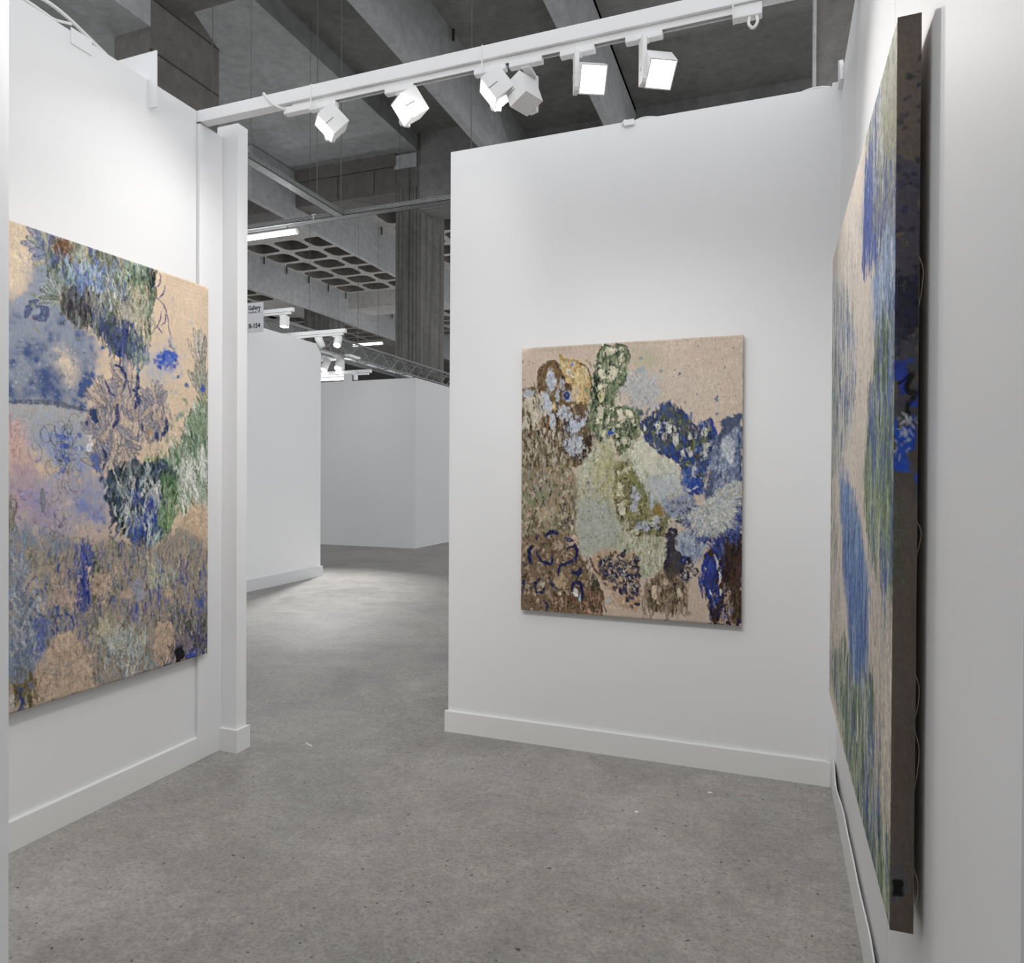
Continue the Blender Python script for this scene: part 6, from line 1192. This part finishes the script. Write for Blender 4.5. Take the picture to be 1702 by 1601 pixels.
# ---------------------------------------------------------------- things hanging in the hall
ty = thing('cable_tray', (-5.2, 7.65, 4.8), 'perforated steel cable tray running in a T above the aisle', 'cable tray')
def tray(x0, y0, x1, y1, along):
    m_ = MB().box(x0, y0, 4.8, x1, y1, 4.806)
    if along == 'y': m_.box(x0, y0, 4.8, x0 + .006, y1, 4.86).box(x1 - .006, y0, 4.8, x1, y1, 4.86)
    else: m_.box(x0, y0, 4.8, x1, y0 + .006, 4.86).box(x0, y1 - .006, 4.8, x1, y1, 4.86)
    return m_.build('tray_run', M['tray'], ty)
tray(-5.26, 4.7, -5.13, 7.58, 'y'); tray(-8.2, 7.58, 2.2, 7.70, 'x')
for p in ((-5.184, 5.97), (-5.574, 7.65), (-5.208, 7.65), (-3.394, 7.65), (-7.3, 7.65)):
    MB().box(p[0] - .03, p[1] - .075, 4.85, p[0] + .03, p[1] + .075, 4.87).box(p[0] - .01, p[1] - .075, 4.80, p[0] + .01, p[1] - .068, 4.86).build('hanger_bracket', M['steel'], ty)
    MB().tube([(p[0], p[1], 4.87), (p[0], p[1], 9.75 if p[0] < -5.7 else 9.70)], .006, 5).build('hanger_wire', M['wire'], ty)
def tube_light(x0, x1, y, z, label, watt=0, drop=.11):
    t = thing('tube_light', ((x0 + x1) / 2, y, z), label, 'tube light', 'linear lamps in the hall')
    MB().tube([(x0, y, z), (x1, y, z)], .024, 12).build('tube', M['tube_on'], t)
    box(x0, y - .02, z + .02, x1, y + .02, z + .045).build('batten', M['beam'], t)
    for x in (x0, x1): MB().tube([(x - .012, y, z), (x + .012, y, z)], .027, 12).build('end_cap', M['beam'], t)
    for x in (x0 + .15, x1 - .15): MB().tube([(x, y, z + .045), (x, y, z + drop)], .004, 5).build('hanger', M['wire'], t)
    if watt:                                                              # the tube's own light, thrown to all sides
        for k in range(3):
            L = bpy.data.lights.new('tube_glow', 'POINT'); L.energy = HALL_W * watt / 3; L.shadow_soft_size = .12; L.color = (.98, .992, 1)
            o = bpy.data.objects.new('tube_glow', L); COL.objects.link(o); o.location = (x0 + (x1 - x0) * (k + .5) / 3, y, z - .16); attach(o, t)
tube_light(-7.08, -5.885, 7.65, 4.700, 'lit tube light hanging under the perforated tray', .55, .10)
for x, y, lb in ((-1.5, 21.0, 'added fill tube hidden far behind the middle wall'), (2.0, 29.0, 'added fill tube hidden farthest behind the middle wall')):
    tube_light(x, x + 1.2, y, 4.700, lb, 5.5, 5.0)  # out-of-sight tubes added to light the far ceiling
for i, x in enumerate((-1.9, .6)):                                       # tray goes on unseen; these two tubes are added to light the hall
    tube_light(x, x + 1.2, 7.65, 4.700, 'added fill tube under the tray, hidden behind the middle wall, %s' % ('nearer the aisle', 'nearer the right wall')[i], .7, .10)

def hall_track(x0, x1, y, z, label):
    t = thing('lighting_beam', ((x0 + x1) / 2, y, z), label, 'beam', 'white lamp beams over the neighbouring stands')
    box(x0, y - .03, z, x1, y + .03, z + .06).build('cross_beam', M['beam'], t); box(x0 + .05, y - .018, z - .035, x1 - .05, y + .018, z - .004).build('rail', M['plastic'], t)
    box(x0 + .07, y + .03, 0, x0 + .13, y + .09, z + .06).build('post', M['beam'], t)
    return t
def can(x, y, z, top, aim, label, lit=True, r=.062, l=.17, square=False, watt=0):
    t = thing('hall_spotlight', (x, y, top), label, 'spotlight', 'small spotlights over the neighbouring stands')
    a = Vector(aim).normalized(); c = Vector((x, y, z))
    MB().tube([tuple(c - a * l / 2), tuple(c - a * (l / 2 - .006)), tuple(c + a * l / 2)], [r * .9, r, r], 4 if square else 16).build('can', M['plastic'], t, smooth=not square)
    MB().tube([tuple(c + a * (l / 2 + .001)), tuple(c + a * (l / 2 + .012))], r * .86, 4 if square else 16).build('lens', M['lamp_on' if lit else 'lamp_off'], t)
    MB().tube([(x, y, z + l * .3), (x, y, top)], .012, 8).build('stem', M['plastic'], t)
    box(x - .09, y - .018, top - .03, x + .03, y + .018, top).build('adapter', M['plastic'], t)
    if watt:
        L = bpy.data.lights.new('can_beam', 'SPOT'); L.energy = watt; L.spot_size = math.radians(70); L.spot_blend = .8; L.shadow_soft_size = .06
        o = bpy.data.objects.new('can_beam', L); COL.objects.link(o); o.matrix_world = Matrix.Translation(c + a * (l / 2 + .03)) @ a.to_track_quat('-Z', 'Y').to_matrix().to_4x4()
        o.parent = t; o.matrix_parent_inverse = Matrix.Translation(-Vector(t.location))
    return t
hall_track(-8.6, -7.22, 9.3, 4.13, 'white lamp beam beside the gallery sign')
can(-7.39, 9.3, 3.985, 4.10, (.02, -.05, -1), 'single white spotlight right of the gallery sign', True, .075, .17, True)
hall_track(-8.4, -6.44, 9.6, 3.80, 'white lamp beam carrying two round spotlights above the aisle wall')
can(-6.926, 9.6, 3.675, 3.77, (.25, .35, -.9), 'round spotlight tilted away, left of the pair above the aisle wall', False)
can(-6.585, 9.6, 3.675, 3.77, (.12, -.46, -.85), 'round lit spotlight, right of the pair above the aisle wall', watt=700)
hall_track(-9.0, -7.15, 11.5, 3.46, 'lowest white lamp beam in front of the far grey stand')
can(-8.17, 11.5, 3.66, 3.79, (-.1, -.4, -.9), 'lit can lamp, left of three over the far stand', True, .075, .22)
can(-8.02, 11.80, 3.70, 3.79, (-.3, .5, -.8), 'can lamp turned away between two lit lamps', False, .07, .2)
can(-7.86, 11.5, 3.65, 3.79, (.1, -.5, -.85), 'lit can lamp, right of three over the far stand', True, .075, .2)
tag(box(-8.7, 11.46, 3.792, -7.6, 11.84, 3.83).build('lamp_rail', M['plastic']), 'white rail holding three can lamps over the far stand', 'rail')
fl = thing('flood_lamp', (-7.55, 11.45, 3.45), 'grey square floodlamp at the end of the lowest beam', 'floodlamp')
box(-7.66, 11.36, 3.30, -7.52, 11.44, 3.44).build('housing', M['wall_grey'], fl, .006); box(-7.46, 11.38, 3.32, -7.40, 11.44, 3.50).build('bracket', M['plastic'], fl, .004); box(-7.54, 11.39, 3.42, -7.42, 11.43, 3.46).build('arm', M['plastic'], fl)
for x, y, lb in ((-15.6, 22.5, 'added fill tube hidden behind the far grey wall, nearest'), (-12.0, 30.0, 'added fill tube hidden deep behind the far grey wall'), (-21.0, 27.0, 'added fill tube hidden behind the aisle wall')):
    tube_light(x, x + 1.2, y, 3.0, lb, 5.5, 6.7)  # unseen tubes added to throw light up at the coffers
tube_light(-8.9, -7.68, 11.42, 3.36, 'lit tube light above the far grey stand wall', .12, .10)
tube_light(-11.15, -10.2, 17.0, 5.19, 'small distant lit tube left of the tall pier', 1.5, 4.55)

def bar_between(mb, a, b, r): mb.tube([a, b], r, 6)
ts = thing('roof_truss', (-7.85, 14, 3.8), 'dark box truss running above the far grey stand', 'truss')
for x in (-8.0, -7.72):
    for z in (3.80, 4.10): MB().tube([(x, 9.6, z), (x, 24, z)], .022, 8).build('chord', M['truss'], ts)
for i in range(36):
    y = 9.6 + i * .4
    for x in (-8.0, -7.72):
        MB().tube([(x, y, 3.8 if i % 2 else 4.1), (x, y + .4, 4.1 if i % 2 else 3.8)], .012, 5).build('brace', M['truss'], ts)
    MB().tube([(-8.0, y, 4.1 if i % 2 == 0 else 3.8), (-7.72, y, 4.1 if i % 2 == 0 else 3.8)], .012, 5).build('strut', M['truss'], ts)
ab = thing('aluminium_bar', (-8.32, 12.9, 3.88), 'long pale bar running away beside the dark truss', 'bar')
box(-8.36, 10.6, 3.88, -8.28, 15.2, 3.95).build('bar', M['steel'], ab)
for y in (11.2, 14.6): MB().tube([(-8.32, y, 3.95), (-8.32, y, 9.75 if y < 7.6 else 10.17)], .004, 5).build('hanger_wire', M['wire'], ab)

# gallery sign on the aisle wall
sg = thing('gallery_sign', (-6.1, 7.0, 3.27), 'white gallery sign board reading B-154 over the aisle wall', 'sign')
box(-6.335, 7.0, 3.268, -5.886, 7.012, 3.632).build('board', M['sign'], sg)
box(-6.40, 7.003, 3.33, -6.335, 7.010, 3.40).build('wall_fixing', M['steel'], sg)
def lettering(body, x_right, z, size, m, name, width):
    c = bpy.data.curves.new(name, 'FONT'); c.body = body; c.size = size; c.align_x = 'RIGHT'; c.extrude = .0008; c.offset = .0016
    o = bpy.data.objects.new(name, c); COL.objects.link(o)
    bpy.context.view_layer.update()
    me = bpy.data.meshes.new_from_object(o.evaluated_get(bpy.context.evaluated_depsgraph_get())); bpy.data.objects.remove(o)
    xs = [v.co.x for v in me.vertices]; me.transform(Matrix.Diagonal((width / (max(xs) - min(xs)), 1, 1, 1)))
    me.transform(Matrix.Translation((x_right, 6.999, z)) @ Matrix.Rotation(math.pi / 2, 4, 'X'))
    p = bpy.data.objects.new(name, me); COL.objects.link(p); me.materials.append(m); attach(p, sg)
lettering('Gallery', -5.922, 3.545, .078, M['ink'], 'lettering', .188); lettering('Istanbul, TR', -5.922, 3.505, .036, M['ink_grey'], 'lettering', .188); lettering('B-154', -5.925, 3.322, .078, M['ink'], 'lettering', .175)
